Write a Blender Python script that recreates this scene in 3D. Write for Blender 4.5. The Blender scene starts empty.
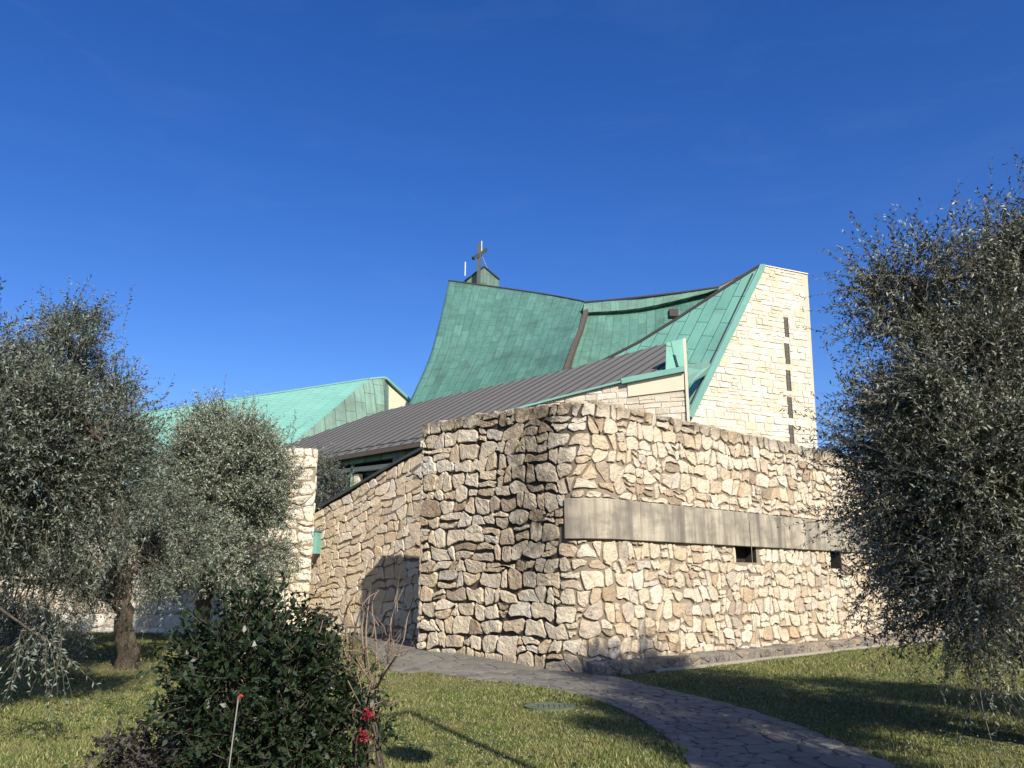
import bpy, math, random
import numpy as np
from mathutils import Vector, Matrix

random.seed(7)
rng = np.random.default_rng(11)
scene = bpy.context.scene
col = scene.collection

# ------------------------------------------------------------------ camera model
FPX, PITCH, EYE = 829.0, math.radians(13.5), 1.6
CP, SP = math.cos(PITCH), math.sin(PITCH)

def ray(x, y):
    v = 384.0 - y
    return Vector((x - 512.0, FPX * CP - v * SP, FPX * SP + v * CP))

def P(x, y, Y):
    """world point seen at picture point x, y and standing Y metres ahead"""
    r = ray(x, y)
    s = Y / r.y
    return Vector((r.x * s, Y, EYE + r.z * s))

def G(x, y, z=0.0):
    r = ray(x, y)
    s = (z - EYE) / r.z
    return Vector((r.x * s, r.y * s, z))

def smooth(a, b, t):
    t = np.clip((t - a) / (b - a), 0, 1)
    return t * t * (3 - 2 * t)

def gz(x, y):
    """the ground climbs a little towards the passage on the left"""
    return 0.25 * smooth(14.5, 18.6, y) * smooth(1.6, -0.6, x)

def GT(x, y):
    z = 0.0
    for k in range(8):
        p = G(x, y, z); z = float(gz(p.x, p.y))
    return Vector((p.x, p.y, z))

def hit(x, y, p0, n):
    r = ray(x, y)
    c = Vector((0, 0, EYE))
    t = (Vector(p0) - c).dot(n) / r.dot(n)
    return c + r * t

cam_d = bpy.data.cameras.new('camera')
cam = bpy.data.objects.new('camera', cam_d)
col.objects.link(cam)
cam.location = (0, 0, EYE)
cam.rotation_euler = (math.radians(90) + PITCH, 0, 0)
cam_d.sensor_width = 36
cam_d.lens = 36 * FPX / 1024
cam_d.clip_end = 3000
cam_d.clip_start = 0.05
scene.camera = cam

# ------------------------------------------------------------------ light
SUN_AZ, SUN_EL = math.radians(156), math.radians(34)     # azimuth clockwise from +Y
to_sun = Vector((math.sin(SUN_AZ) * math.cos(SUN_EL), math.cos(SUN_AZ) * math.cos(SUN_EL), math.sin(SUN_EL)))
w = bpy.data.worlds.new('World')
scene.world = w
w.use_nodes = True
nt = w.node_tree
bg = nt.nodes['Background']
sky = nt.nodes.new('ShaderNodeTexSky')
sky.sky_type = 'NISHITA'
sky.sun_disc = False
sky.sun_elevation = SUN_EL
sky.sun_rotation = SUN_AZ
sky.altitude = 500
sky.air_density = 1.0
sky.dust_density = 0.8
sky.ozone_density = 3.5
hs = nt.nodes.new('ShaderNodeHueSaturation')          # the deep, clear winter blue of the place
hs.inputs['Saturation'].default_value = 1.31
hs.inputs['Hue'].default_value = 0.5175
nt.links.new(sky.outputs[0], hs.inputs['Color'])
tcn = nt.nodes.new('ShaderNodeTexCoord')              # faint high cirrus
mpn = nt.nodes.new('ShaderNodeMapping'); mpn.inputs['Scale'].default_value = (2.2, 2.2, 9.0)
mpn.inputs['Rotation'].default_value = (0.25, 0.1, 0.4)
nt.links.new(tcn.outputs['Generated'], mpn.inputs[0])
cn_ = nt.nodes.new('ShaderNodeTexNoise'); cn_.inputs['Scale'].default_value = 2.4; cn_.inputs['Detail'].default_value = 8; cn_.inputs['Roughness'].default_value = 0.62; cn_.inputs['Distortion'].default_value = 0.6
nt.links.new(mpn.outputs[0], cn_.inputs['Vector'])
crp = nt.nodes.new('ShaderNodeValToRGB'); crp.color_ramp.elements[0].position = 0.52; crp.color_ramp.elements[1].position = 0.85
crp.color_ramp.elements[1].color = (0.02, 0.02, 0.02, 1)
nt.links.new(cn_.outputs[0], crp.inputs[0])
mxn = nt.nodes.new('ShaderNodeMix'); mxn.data_type = 'RGBA'
mxn.inputs[7].default_value = (5.5, 6.5, 8.0, 1)
nt.links.new(crp.outputs[0], mxn.inputs[0]); nt.links.new(hs.outputs[0], mxn.inputs[6])
nt.links.new(mxn.outputs[2], bg.inputs[0])
bg.inputs[1].default_value = 0.122
sd = bpy.data.lights.new('sun', 'SUN')
sd.energy = 5.0
sd.angle = math.radians(0.55)
sd.color = (1.0, 0.94, 0.84)
so = bpy.data.objects.new('sun', sd)
col.objects.link(so)
so.rotation_euler = to_sun.to_track_quat('Z', 'Y').to_euler()
so.location = (10, -20, 40)
scene.view_settings.view_transform = 'Standard'
scene.view_settings.look = 'None'
scene.view_settings.exposure = 0.38
scene.view_settings.gamma = 1
scene.cycles.max_bounces = 6
scene.cycles.diffuse_bounces = 1
scene.cycles.glossy_bounces = 2
scene.cycles.transparent_max_bounces = 4

# ------------------------------------------------------------------ object helpers
def tag(o, label=None, cat=None, group=None, kind=None):
    if label: o['label'] = label
    if cat: o['category'] = cat
    if group: o['group'] = group
    if kind: o['kind'] = kind
    return o

def empty(name, loc, label, cat, group=None):
    o = bpy.data.objects.new(name, None)
    col.objects.link(o)
    o.location = loc
    o.empty_display_size = 0.2
    return tag(o, label, cat, group)

def link(name, me, parent=None):
    o = bpy.data.objects.new(name, me)
    col.objects.link(o)
    if parent is not None:
        o.parent = parent
        root = parent
        off = Vector((0, 0, 0))
        while root is not None:
            off += root.location
            root = root.parent
        o.location = -off           # meshes are written in world coordinates
    return o

class MB:
    """collects polygons in world coordinates, then builds ONE mesh object"""
    def __init__(s):
        s.v, s.f, s.m, s.uv, s.at = [], [], [], [], []
    def add(s, verts, faces, mat=0, uv=None, attr=0.0):
        b = len(s.v)
        s.v += [tuple(p) for p in verts]
        s.f += [tuple(b + i for i in f) for f in faces]
        s.m += [mat] * len(faces)
        s.uv += list(uv) if uv is not None else [(p[0], p[1]) for p in verts]
        s.at += list(attr) if hasattr(attr, '__len__') else [attr] * len(verts)
        return s
    def box(s, c, ax, ay, az, sx, sy, sz, mat=0):
        c, ax, ay, az = Vector(c), Vector(ax).normalized(), Vector(ay).normalized(), Vector(az).normalized()
        vs = [c + ax * (i * sx / 2) + ay * (j * sy / 2) + az * (k * sz / 2) for k in (-1, 1) for j in (-1, 1) for i in (-1, 1)]
        return s.add(vs, [(0, 2, 3, 1), (4, 5, 7, 6), (0, 1, 5, 4), (2, 6, 7, 3), (0, 4, 6, 2), (1, 3, 7, 5)], mat)
    def bar(s, a, b, w, h, up=(0, 0, 1), mat=0):
        a, b = Vector(a), Vector(b)
        d = (b - a)
        L = d.length
        d.normalize()
        side = d.cross(Vector(up))
        if side.length < 1e-4: side = d.cross(Vector((1, 0, 0)))
        side.normalize()
        u2 = side.cross(d)
        return s.box((a + b) / 2, d, side, u2, L, w, h, mat)
    def tube(s, pts, rad, n=8, mat=0, cap=True):
        pts = [Vector(p) for p in pts]
        rad = rad if hasattr(rad, '__len__') else [rad] * len(pts)
        vs, fs = [], []
        ref = Vector((0.31, 0.2, 0.93))
        for i, p in enumerate(pts):
            d = (pts[min(i + 1, len(pts) - 1)] - pts[max(i - 1, 0)]).normalized()
            a = d.cross(ref)
            if a.length < 1e-3: a = d.cross(Vector((1, 0, 0)))
            a.normalize()
            b = d.cross(a)
            for k in range(n):
                t = 2 * math.pi * k / n
                vs.append(p + (a * math.cos(t) + b * math.sin(t)) * rad[i])
        for i in range(len(pts) - 1):
            for k in range(n):
                fs.append((i * n + k, i * n + (k + 1) % n, (i + 1) * n + (k + 1) % n, (i + 1) * n + k))
        if cap:
            fs.append(tuple(range(n - 1, -1, -1)))
            fs.append(tuple((len(pts) - 1) * n + k for k in range(n)))
        return s.add(vs, fs, mat)
    def prism(s, pts, off, mat=0, uv=None, vaxis=None):
        """solid between a polygon and its copy moved by off (uv in metres, v along vaxis)"""
        pts = [Vector(p) for p in pts]
        off = Vector(off)
        n = len(pts)
        vs = pts + [p + off for p in pts]
        fs = [tuple(range(n)), tuple(range(2 * n - 1, n - 1, -1))] + [(i, i + n, (i + 1) % n + n, (i + 1) % n) for i in range(n)]
        u = None
        if vaxis is not None:
            va = Vector(vaxis).normalized()
            nn = (pts[1] - pts[0]).cross(pts[2] - pts[0]).normalized()
            ua = va.cross(nn).normalized()
            u = [(p.dot(ua), p.dot(va)) for p in vs]
        return s.add(vs, fs, mat, u)
    def build(s, name, mats, parent=None, smooth=False, attr=None):
        me = bpy.data.meshes.new(name)
        me.from_pydata(s.v, [], s.f)
        mats = mats if isinstance(mats, (list, tuple)) else [mats]
        for m in mats: me.materials.append(m)
        me.polygons.foreach_set('material_index', s.m)
        if smooth: me.polygons.foreach_set('use_smooth', [True] * len(s.f))
        ul = me.uv_layers.new(name='UVMap')
        idx = np.empty(len(me.loops), np.int32)
        me.loops.foreach_get('vertex_index', idx)
        ul.data.foreach_set('uv', np.array(s.uv, np.float32)[idx].ravel())
        if attr:
            a = me.attributes.new(attr, 'FLOAT', 'POINT')
            a.data.foreach_set('value', np.array(s.at, np.float32))
        me.update()
        return link(name, me, parent)

def mesh_np(name, V, F, mats, parent=None, smooth=False):
    """fast build of a mesh whose faces all have the same number of corners"""
    me = bpy.data.meshes.new(name)
    k = F.shape[1]
    me.vertices.add(len(V)); me.vertices.foreach_set('co', V.astype(np.float32).ravel())
    me.loops.add(F.size); me.loops.foreach_set('vertex_index', F.astype(np.int32).ravel())
    me.polygons.add(len(F))
    me.polygons.foreach_set('loop_start', np.arange(0, F.size, k, dtype=np.int32))
    if smooth: me.polygons.foreach_set('use_smooth', np.ones(len(F), bool))
    for m in (mats if isinstance(mats, (list, tuple)) else [mats]): me.materials.append(m)
    me.update(calc_edges=True)
    me.validate()
    return link(name, me, parent)

# ------------------------------------------------------------------ materials
class NT:
    def __init__(s, name):
        s.m = bpy.data.materials.new(name)
        s.m.use_nodes = True
        s.t = s.m.node_tree
        s.b = s.t.nodes['Principled BSDF']
        s.b.inputs['Roughness'].default_value = 0.85
        s.b.inputs['Specular IOR Level'].default_value = 0.3
    def n(s, typ, **kw):
        x = s.t.nodes.new(typ)
        for k, v in kw.items():
            if k in x.inputs: x.inputs[k].default_value = v
            else: setattr(x, k, v)
        return x
    def l(s, a, b): s.t.links.new(a, b)
    def ramp(s, fac, stops):
        r = s.n('ShaderNodeValToRGB')
        e = r.color_ramp.elements
        while len(e) < len(stops): e.new(0.5)
        for i, (p, c) in enumerate(stops):
            e[i].position = p
            e[i].color = (*c, 1) if len(c) == 3 else c
        s.l(fac, r.inputs[0])
        return r.outputs[0]
    def mix(s, fac, a, b, mode='MIX'):
        x = s.n('ShaderNodeMix', data_type='RGBA', blend_type=mode)
        for i, v in ((0, fac), (6, a), (7, b)):
            if hasattr(v, 'is_linked'): s.l(v, x.inputs[i])
            else: x.inputs[i].default_value = (*v, 1) if isinstance(v, tuple) and len(v) == 3 else v
        return x.outputs[2]
    def math(s, op, a, b=0.0):
        x = s.n('ShaderNodeMath', operation=op)
        for i, v in ((0, a), (1, b)):
            if hasattr(v, 'is_linked'): s.l(v, x.inputs[i])
            else: x.inputs[i].default_value = v
        return x.outputs[0]
    def pos(s): return s.n('ShaderNodeNewGeometry').outputs['Position']
    def noise(s, vec, scale, detail=5, rough=0.6, dist=0.0):
        x = s.n('ShaderNodeTexNoise')
        x.inputs['Scale'].default_value = scale
        x.inputs['Detail'].default_value = detail
        x.inputs['Roughness'].default_value = rough
        x.inputs['Distortion'].default_value = dist
        if vec is not None: s.l(vec, x.inputs['Vector'])
        return x.outputs[0]
    def scaled(s, vec, sc):
        x = s.n('ShaderNodeMapping')
        x.inputs['Scale'].default_value = sc
        s.l(vec, x.inputs[0])
        return x.outputs[0]
    def bump(s, h, strength=0.5, dist=0.02, normal=None):
        x = s.n('ShaderNodeBump')
        x.inputs['Strength'].default_value = strength
        x.inputs['Distance'].default_value = dist
        s.l(h, x.inputs['Height'])
        if normal is not None: s.l(normal, x.inputs['Normal'])
        return x.outputs[0]
    def done(s, color, normal=None, rough=None):
        if hasattr(color, 'is_linked'): s.l(color, s.b.inputs['Base Color'])
        else: s.b.inputs['Base Color'].default_value = (*color, 1)
        if normal is not None: s.l(normal, s.b.inputs['Normal'])
        if rough is not None: s.b.inputs['Roughness'].default_value = rough
        return s.m

def stone_mat(name, stops, dirt_col=(0.062, 0.048, 0.034), rough_bump=0.8, fine=14.0, crack=0.65):
    q = NT(name)
    geo = q.n('ShaderNodeNewGeometry')
    p = geo.outputs['Position']
    rnd = geo.outputs['Random Per Island']
    base = q.ramp(rnd, stops)
    n1 = q.noise(p, 5.0, 6, 0.65)
    n2 = q.noise(p, fine * 2, 5, 0.7)
    c = q.mix(q.math('MULTIPLY', q.ramp(n1, [(0.42, (0, 0, 0)), (0.70, (1, 1, 1))]), 0.35), base, (0.40, 0.29, 0.18))
    c = q.mix(q.math('MULTIPLY', q.ramp(n2, [(0.45, (0, 0, 0)), (0.75, (1, 1, 1))]), 0.4), c, (0.60, 0.55, 0.46))
    # veins and rusty patches that belong to single stones
    n3 = q.noise(q.scaled(p, (1, 1, 1.8)), 8.0, 6, 0.7, 1.2)
    c = q.mix(q.math('MULTIPLY', q.ramp(n3, [(0.57, (0, 0, 0)), (0.66, (1, 1, 1))]), crack), c, (0.17, 0.125, 0.085))
    n5 = q.noise(p, 1.3, 4, 0.6)
    c = q.mix(q.math('MULTIPLY', q.ramp(n5, [(0.46, (0, 0, 0)), (0.66, (1, 1, 1))]), 0.38), c, (0.66, 0.47, 0.26))
    at = q.n('ShaderNodeAttribute', attribute_name='dirt')
    n4 = q.noise(p, 3.2, 6, 0.7)
    dm = q.math('MULTIPLY', at.outputs['Fac'], q.ramp(n4, [(0.30, (0.1, 0.1, 0.1)), (0.62, (1, 1, 1))]))
    c = q.mix(dm, c, dirt_col)
    h = q.math('ADD', q.math('MULTIPLY', q.noise(p, fine, 7, 0.72), 1.0), q.math('MULTIPLY', q.noise(p, 4.5, 3, 0.6), 1.2))
    return q.done(c, q.bump(h, rough_bump, 0.06), 0.9)

def mortar_mat(name, c0, c1, dirt_col=(0.03, 0.026, 0.022)):
    q = NT(name)
    p = q.pos()
    c = q.mix(q.noise(p, 6.0, 6, 0.7), c0, c1)
    at = q.n('ShaderNodeAttribute', attribute_name='dirt')
    c = q.mix(at.outputs['Fac'], c, dirt_col)
    return q.done(c, q.bump(q.noise(p, 30, 5, 0.7), 0.6, 0.02), 0.95)

M = {}
CREAM = [(0.0, (0.80, 0.69, 0.51)), (0.16, (0.68, 0.53, 0.34)), (0.32, (0.84, 0.76, 0.61)), (0.44, (0.52, 0.38, 0.23)), (0.54, (0.80, 0.70, 0.53)),
         (0.68, (0.74, 0.62, 0.44)), (0.80, (0.62, 0.55, 0.44)), (0.90, (0.34, 0.245, 0.155)), (1.0, (0.84, 0.74, 0.57))]
BUFF = [(0.0, (0.56, 0.45, 0.30)), (0.2, (0.48, 0.38, 0.25)), (0.4, (0.62, 0.53, 0.39)), (0.58, (0.40, 0.31, 0.21)),
        (0.74, (0.52, 0.47, 0.39)), (0.88, (0.46, 0.34, 0.21)), (1.0, (0.62, 0.53, 0.40))]
PALE = [(0.0, (0.78, 0.71, 0.58)), (0.25, (0.66, 0.57, 0.42)), (0.5, (0.81, 0.75, 0.63)), (0.7, (0.72, 0.64, 0.50)), (0.85, (0.60, 0.52, 0.39)), (1.0, (0.81, 0.74, 0.61))]
M['rubble'] = stone_mat('rubble stone', CREAM)
M['rubble_far'] = stone_mat('smaller rubble stone', [(a, tuple(min(.86, x * 1.38) for x in c)) for a, c in BUFF], rough_bump=0.5, crack=0.4)
M['ashlar'] = stone_mat('pale coursed stone', PALE, rough_bump=0.3, fine=9, crack=0.28)
M['block'] = stone_mat('pale block stone', PALE, rough_bump=0.4, crack=0.3)
M['mortar'] = mortar_mat('wall mortar', (0.36, 0.29, 0.20), (0.21, 0.16, 0.11))
M['mortar_pale'] = mortar_mat('pale mortar', (0.60, 0.52, 0.39), (0.48, 0.40, 0.29))

def concrete_mat(name, c0, c1):
    q = NT(name)
    p = q.pos()
    streak = q.noise(q.scaled(p, (1.0, 1.0, 0.12)), 3.2, 4, 0.6)
    fine = q.noise(q.scaled(p, (1.0, 1.0, 0.10)), 11.0, 4, 0.65)
    blot = q.noise(q.scaled(p, (1, 1, 1.6)), 1.7, 7, 0.72)
    c = q.mix(q.ramp(streak, [(0.40, (0, 0, 0)), (0.66, (1, 1, 1))]), c0, c1)
    c = q.mix(q.math('MULTIPLY', q.ramp(fine, [(0.50, (0, 0, 0)), (0.66, (1, 1, 1))]), 0.28), c, tuple(x * 0.6 for x in c1))
    c = q.mix(q.math('MULTIPLY', q.ramp(blot, [(0.46, (0, 0, 0)), (0.60, (1, 1, 1))]), 0.55), c, tuple(x * 0.9 for x in c1))
    sep = q.n('ShaderNodeSeparateXYZ'); q.l(p, sep.inputs[0])
    boards = q.n('ShaderNodeTexWave', wave_type='BANDS', bands_direction='Z')
    boards.inputs['Scale'].default_value = 1.6
    boards.inputs['Distortion'].default_value = 0.3
    q.l(p, boards.inputs['Vector'])
    h = q.math('ADD', q.noise(p, 25, 5, 0.7), q.math('MULTIPLY', boards.outputs['Fac'], 0.4))
    return q.done(c, q.bump(h, 0.35, 0.015), 0.9)
M['concrete'] = concrete_mat('weathered concrete', (0.49, 0.43, 0.315), (0.19, 0.165, 0.128))
M['concrete_panel'] = concrete_mat('grey concrete', (0.22, 0.21, 0.20), (0.15, 0.145, 0.14))
q = NT('cream plaster'); M['plaster'] = q.done(q.mix(q.noise(q.pos(), 2.5, 5), (0.78, 0.68, 0.50), (0.68, 0.57, 0.40)), None, 0.9)

def copper_mat(name, light, dark, brown, bw=0.62, bh=1.7, joint=0.5, streak=0.6):
    q = NT(name)
    uvn = q.n('ShaderNodeUVMap', uv_map='UVMap')
    sep = q.n('ShaderNodeSeparateXYZ'); q.l(uvn.outputs[0], sep.inputs[0])
    cmb = q.n('ShaderNodeCombineXYZ'); q.l(sep.outputs[1], cmb.inputs[0]); q.l(sep.outputs[0], cmb.inputs[1])
    br = q.n('ShaderNodeTexBrick', offset=0.5, offset_frequency=2)
    for k, v in (('Scale', 1.0), ('Brick Width', bh), ('Row Height', bw), ('Mortar Size', 0.022), ('Mortar Smooth', 0.3), ('Bias', 0.0)):
        br.inputs[k].default_value = v
    br.inputs['Color1'].default_value = (0, 0, 0, 1); br.inputs['Color2'].default_value = (1, 1, 1, 1); br.inputs['Mortar'].default_value = (0.5, 0.5, 0.5, 1)
    q.l(cmb.outputs[0], br.inputs['Vector'])
    p = q.pos()
    c = q.mix(q.math('MULTIPLY', br.outputs['Color'], 0.75), light, dark)
    st = q.noise(q.scaled(cmb.outputs[0], (0.16, 2.6, 1)), 1.5, 7, 0.75)
    fl = q.noise(q.scaled(cmb.outputs[0], (0.5, 1.6, 1)), 3.0, 5, 0.75)
    c = q.mix(q.math('MULTIPLY', q.ramp(fl, [(0.52, (0, 0, 0)), (0.66, (1, 1, 1))]), streak * 0.5), c, brown)
    c = q.mix(q.math('MULTIPLY', q.ramp(fl, [(0.30, (1, 1, 1)), (0.44, (0, 0, 0))]), streak * 0.4), c, tuple(min(1, x * 1.25) for x in light))
    c = q.mix(q.math('MULTIPLY', q.ramp(st, [(0.42, (0, 0, 0)), (0.7, (1, 1, 1))]), streak), c, dark)
    bl = q.noise(p, 0.55, 5, 0.65)
    c = q.mix(q.math('MULTIPLY', q.ramp(bl, [(0.5, (0, 0, 0)), (0.75, (1, 1, 1))]), streak * 0.8), c, brown)
    c = q.mix(q.math('MULTIPLY', br.outputs['Fac'], joint), c, (0.03, 0.055, 0.045))
    h = q.math('ADD', q.math('MULTIPLY', br.outputs['Fac'], 1.0), q.math('MULTIPLY', q.noise(p, 1.4, 3), 0.8))
    return q.done(c, q.bump(h, 0.25, 0.03), 0.62)
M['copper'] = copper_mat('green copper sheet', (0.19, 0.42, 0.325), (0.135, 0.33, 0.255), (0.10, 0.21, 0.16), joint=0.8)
M['copper_shaded'] = copper_mat('shaded green copper sheet', (0.115, 0.255, 0.195), (0.065, 0.155, 0.12), (0.045, 0.085, 0.065), 0.55, 1.2, 0.5, 0.95)  # darker copy of the green copper, raking light put into colour; streaks are stains
M['copper_fine'] = copper_mat('copper shingles', (0.24, 0.50, 0.40), (0.18, 0.42, 0.335), (0.17, 0.35, 0.27), 0.9, 0.35, 0.35, 0.45)
M['copper_panel'] = copper_mat('stained copper panels', (0.20, 0.36, 0.27), (0.13, 0.17, 0.13), (0.10, 0.12, 0.09), 0.75, 1.6, 0.8, 0.9)
q = NT('plain copper trim'); M['copper_trim'] = q.done(q.mix(q.noise(q.pos(), 1.5, 5), (0.24, 0.47, 0.39), (0.17, 0.36, 0.29)), None, 0.6)
q = NT('dark ridge metal'); M['ridge'] = q.done(q.mix(q.noise(q.pos(), 2.0, 5), (0.035, 0.038, 0.034), (0.07, 0.055, 0.045)), None, 0.7)
q = NT('brown gutter metal'); M['gutter'] = q.done(q.mix(q.noise(q.pos(), 2.0, 5), (0.13, 0.10, 0.075), (0.07, 0.055, 0.045)), None, 0.7)
q = NT('grey sheet roof')
p_ = q.pos()
c_ = q.mix(q.noise(p_, 0.5, 6, 0.7), (0.19, 0.182, 0.152), (0.135, 0.129, 0.108))
uvn = q.n('ShaderNodeUVMap', uv_map='UVMap')
st_ = q.noise(q.scaled(uvn.outputs[0], (3.0, 0.25, 1)), 1.6, 5, 0.7)
c_ = q.mix(q.math('MULTIPLY', q.ramp(st_, [(0.45, (0, 0, 0)), (0.7, (1, 1, 1))]), 0.5), c_, (0.22, 0.208, 0.176))
M['grey_roof'] = q.done(c_, q.bump(q.noise(p_, 1.2, 3), 0.2, 0.03), 0.6)
q = NT('dark seam metal'); M['seam'] = q.done((0.06, 0.055, 0.052), None, 0.6)
q = NT('dark window glass'); M['glass'] = q.done((0.012, 0.014, 0.016), None, 0.12)
q = NT('dark recess'); M['dark'] = q.done(q.mix(q.noise(q.pos(), 9, 4), (0.055, 0.045, 0.035), (0.025, 0.02, 0.016)), None, 0.95)
q = NT('slot infill'); M['slot'] = q.done(q.mix(q.noise(q.scaled(q.pos(), (2, 2, 9)), 2, 3), (0.15, 0.13, 0.105), (0.07, 0.063, 0.052)), None, 0.7)  # infill colour darkened to stand in for the shade of an unmodelled recess
q = NT('galvanised steel'); M['steel'] = q.done((0.55, 0.56, 0.56), None, 0.4)
q = NT('dark bronze'); M['bronze'] = q.done(q.mix(q.noise(q.pos(), 4, 4), (0.035, 0.045, 0.04), (0.07, 0.085, 0.07)), None, 0.5)
q = NT('weathered stake'); M['stake'] = q.done((0.30, 0.27, 0.24), None, 0.7)
q = NT('painted pole'); M['pole'] = q.done((0.05, 0.055, 0.05), None, 0.5)
q = NT('milky globe'); M['globe'] = q.done((0.75, 0.74, 0.70), None, 0.3)
q = NT('black plastic'); M['black'] = q.done((0.02, 0.02, 0.021), None, 0.5)
q = NT('red plastic'); M['red'] = q.done((0.55, 0.04, 0.03), None, 0.4)
q = NT('iron cover'); M['cover'] = q.done(q.mix(q.noise(q.pos(), 8, 5), (0.07, 0.10, 0.06), (0.14, 0.16, 0.10)), None, 0.7)

# bark
q = NT('olive bark'); p_ = q.pos()
nb = q.noise(q.scaled(p_, (9, 9, 2.2)), 2.0, 7, 0.7, 1.0)
M['bark'] = q.done(q.ramp(nb, [(0.3, (0.035, 0.028, 0.02)), (0.52, (0.13, 0.105, 0.075)), (0.75, (0.24, 0.20, 0.15))]), q.bump(nb, 1.0, 0.06), 0.95)
q = NT('dry twig'); nb = q.noise(q.scaled(q.pos(), (20, 20, 5)), 2, 4)
M['twig'] = q.done(q.mix(nb, (0.30, 0.22, 0.15), (0.16, 0.11, 0.08)), None, 0.9)
q = NT('olive twig'); M['otwig'] = q.done((0.17, 0.15, 0.11), None, 0.9)

def leaf_mat(name, top, top2, under, rough=0.42, trans=0.14):
    q = NT(name)
    geo = q.n('ShaderNodeNewGeometry')
    c = q.mix(geo.outputs['Random Per Island'], top, top2)
    cl = q.noise(geo.outputs['Position'], 1.1, 3)
    c = q.mix(q.math('MULTIPLY', q.ramp(cl, [(0.4, (0, 0, 0)), (0.65, (1, 1, 1))]), 0.5), c, tuple(x * 0.62 for x in top))
    c = q.mix(geo.outputs['Backfacing'], c, under)
    q.done(c, None, rough)
    q.b.inputs['Specular IOR Level'].default_value = 0.36
    tr = q.n('ShaderNodeBsdfTranslucent')
    q.l(c, tr.inputs[0])
    ms = q.n('ShaderNodeMixShader')
    ms.inputs[0].default_value = trans
    q.l(q.b.outputs[0], ms.inputs[1]); q.l(tr.outputs[0], ms.inputs[2])
    out = q.t.nodes['Material Output']
    q.l(ms.outputs[0], out.inputs[0])
    return q.m
M['olive_a'] = leaf_mat('dark olive leaf', (0.044, 0.062, 0.033), (0.094, 0.122, 0.076), (0.21, 0.245, 0.19))
M['olive_r'] = leaf_mat('grey-green olive leaf', (0.060, 0.068, 0.036), (0.135, 0.145, 0.09), (0.25, 0.265, 0.205))
M['olive_b'] = leaf_mat('silvery olive leaf', (0.16, 0.195, 0.105), (0.255, 0.295, 0.18), (0.38, 0.42, 0.32), trans=0.18)
M['laurel'] = leaf_mat('glossy evergreen leaf', (0.008, 0.018, 0.006), (0.018, 0.038, 0.011), (0.025, 0.042, 0.018), rough=0.38, trans=0.08)
M['lowleaf'] = leaf_mat('purple tinged leaf', (0.030, 0.035, 0.022), (0.055, 0.040, 0.035), (0.08, 0.07, 0.06), rough=0.5)
M['redleaf'] = leaf_mat('red leaf', (0.17, 0.008, 0.02), (0.30, 0.02, 0.035), (0.35, 0.04, 0.05), trans=0.2)

M['weed'] = leaf_mat('lawn weed leaf', (0.05, 0.10, 0.022), (0.10, 0.16, 0.04), (0.09, 0.14, 0.05), rough=.5)
M['dryleaf'] = leaf_mat('dry fallen leaf', (0.24, 0.17, 0.09), (0.36, 0.29, 0.18), (0.30, 0.25, 0.17), rough=.8, trans=0.0)
# grass ground and blades
q = NT('lawn soil and grass'); p_ = q.pos()
a_ = q.noise(p_, 0.45, 5, 0.65); b_ = q.noise(p_, 9.0, 6, 0.75)
c_ = q.ramp(a_, [(0.32, (0.075, 0.10, 0.022)), (0.5, (0.12, 0.125, 0.036)), (0.68, (0.18, 0.155, 0.07))])
c_ = q.mix(q.math('MULTIPLY', q.ramp(b_, [(0.4, (0, 0, 0)), (0.7, (1, 1, 1))]), 0.6), c_, (0.045, 0.05, 0.015))
M['lawn'] = q.done(c_, q.bump(b_, 0.8, 0.04), 0.95)
q = NT('grass blade')
geo = q.n('ShaderNodeNewGeometry')
c_ = q.ramp(geo.outputs['Random Per Island'], [(0.0, (0.070, 0.105, 0.020)), (0.45, (0.125, 0.155, 0.034)), (0.75, (0.20, 0.21, 0.06)), (1.0, (0.44, 0.39, 0.20))])
c_ = q.mix(q.ramp(q.noise(geo.outputs['Position'], 0.9, 6, 0.7), [(0.42, (0, 0, 0)), (0.62, (0.5, 0.5, 0.5))]), c_, (0.20, 0.18, 0.07))
M['grass'] = q.done(c_, None, 0.75)

q = NT('slate paving'); geo = q.n('ShaderNodeNewGeometry'); p_ = geo.outputs['Position']
c_ = q.ramp(geo.outputs['Random Per Island'], [(0, (0.135, 0.130, 0.108)), (0.4, (0.175, 0.166, 0.136)), (0.7, (0.115, 0.110, 0.092)), (1, (0.21, 0.196, 0.158))])
c_ = q.mix(q.math('MULTIPLY', q.ramp(q.noise(p_, 3.5, 6, 0.7, 0.8), [(0.45, (0, 0, 0)), (0.7, (1, 1, 1))]), 0.5), c_, (0.28, 0.25, 0.195))
M['slate'] = q.done(c_, q.bump(q.noise(p_, 7, 6, 0.7), 0.5, 0.02), 0.8)
q = NT('path joint'); M['joint'] = q.done(q.mix(q.noise(q.pos(), 5, 4), (0.13, 0.122, 0.10), (0.19, 0.178, 0.145)), None, 0.95)
M['plinth'] = stone_mat('dark plinth stone', [(0, (0.15, 0.135, 0.115)), (0.5, (0.23, 0.205, 0.17)), (1, (0.11, 0.10, 0.085))])
q = NT('pale kerb stone'); M['kerb'] = q.done(q.mix(q.noise(q.pos(), 4, 5), (0.42, 0.37, 0.29), (0.28, 0.25, 0.20)), None, 0.9)

# ------------------------------------------------------------------ stone walls
def clip(poly, nx, ny, c):
    out = []
    n = len(poly)
    for i in range(n):
        a, b = poly[i], poly[(i + 1) % n]
        da, db = nx * a[0] + ny * a[1] - c, nx * b[0] + ny * b[1] - c
        if da <= 0: out.append(a)
        if (da < 0 < db) or (db < 0 < da):
            t = da / (da - db)
            out.append((a[0] + (b[0] - a[0]) * t, a[1] + (b[1] - a[1]) * t))
    return out

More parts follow.
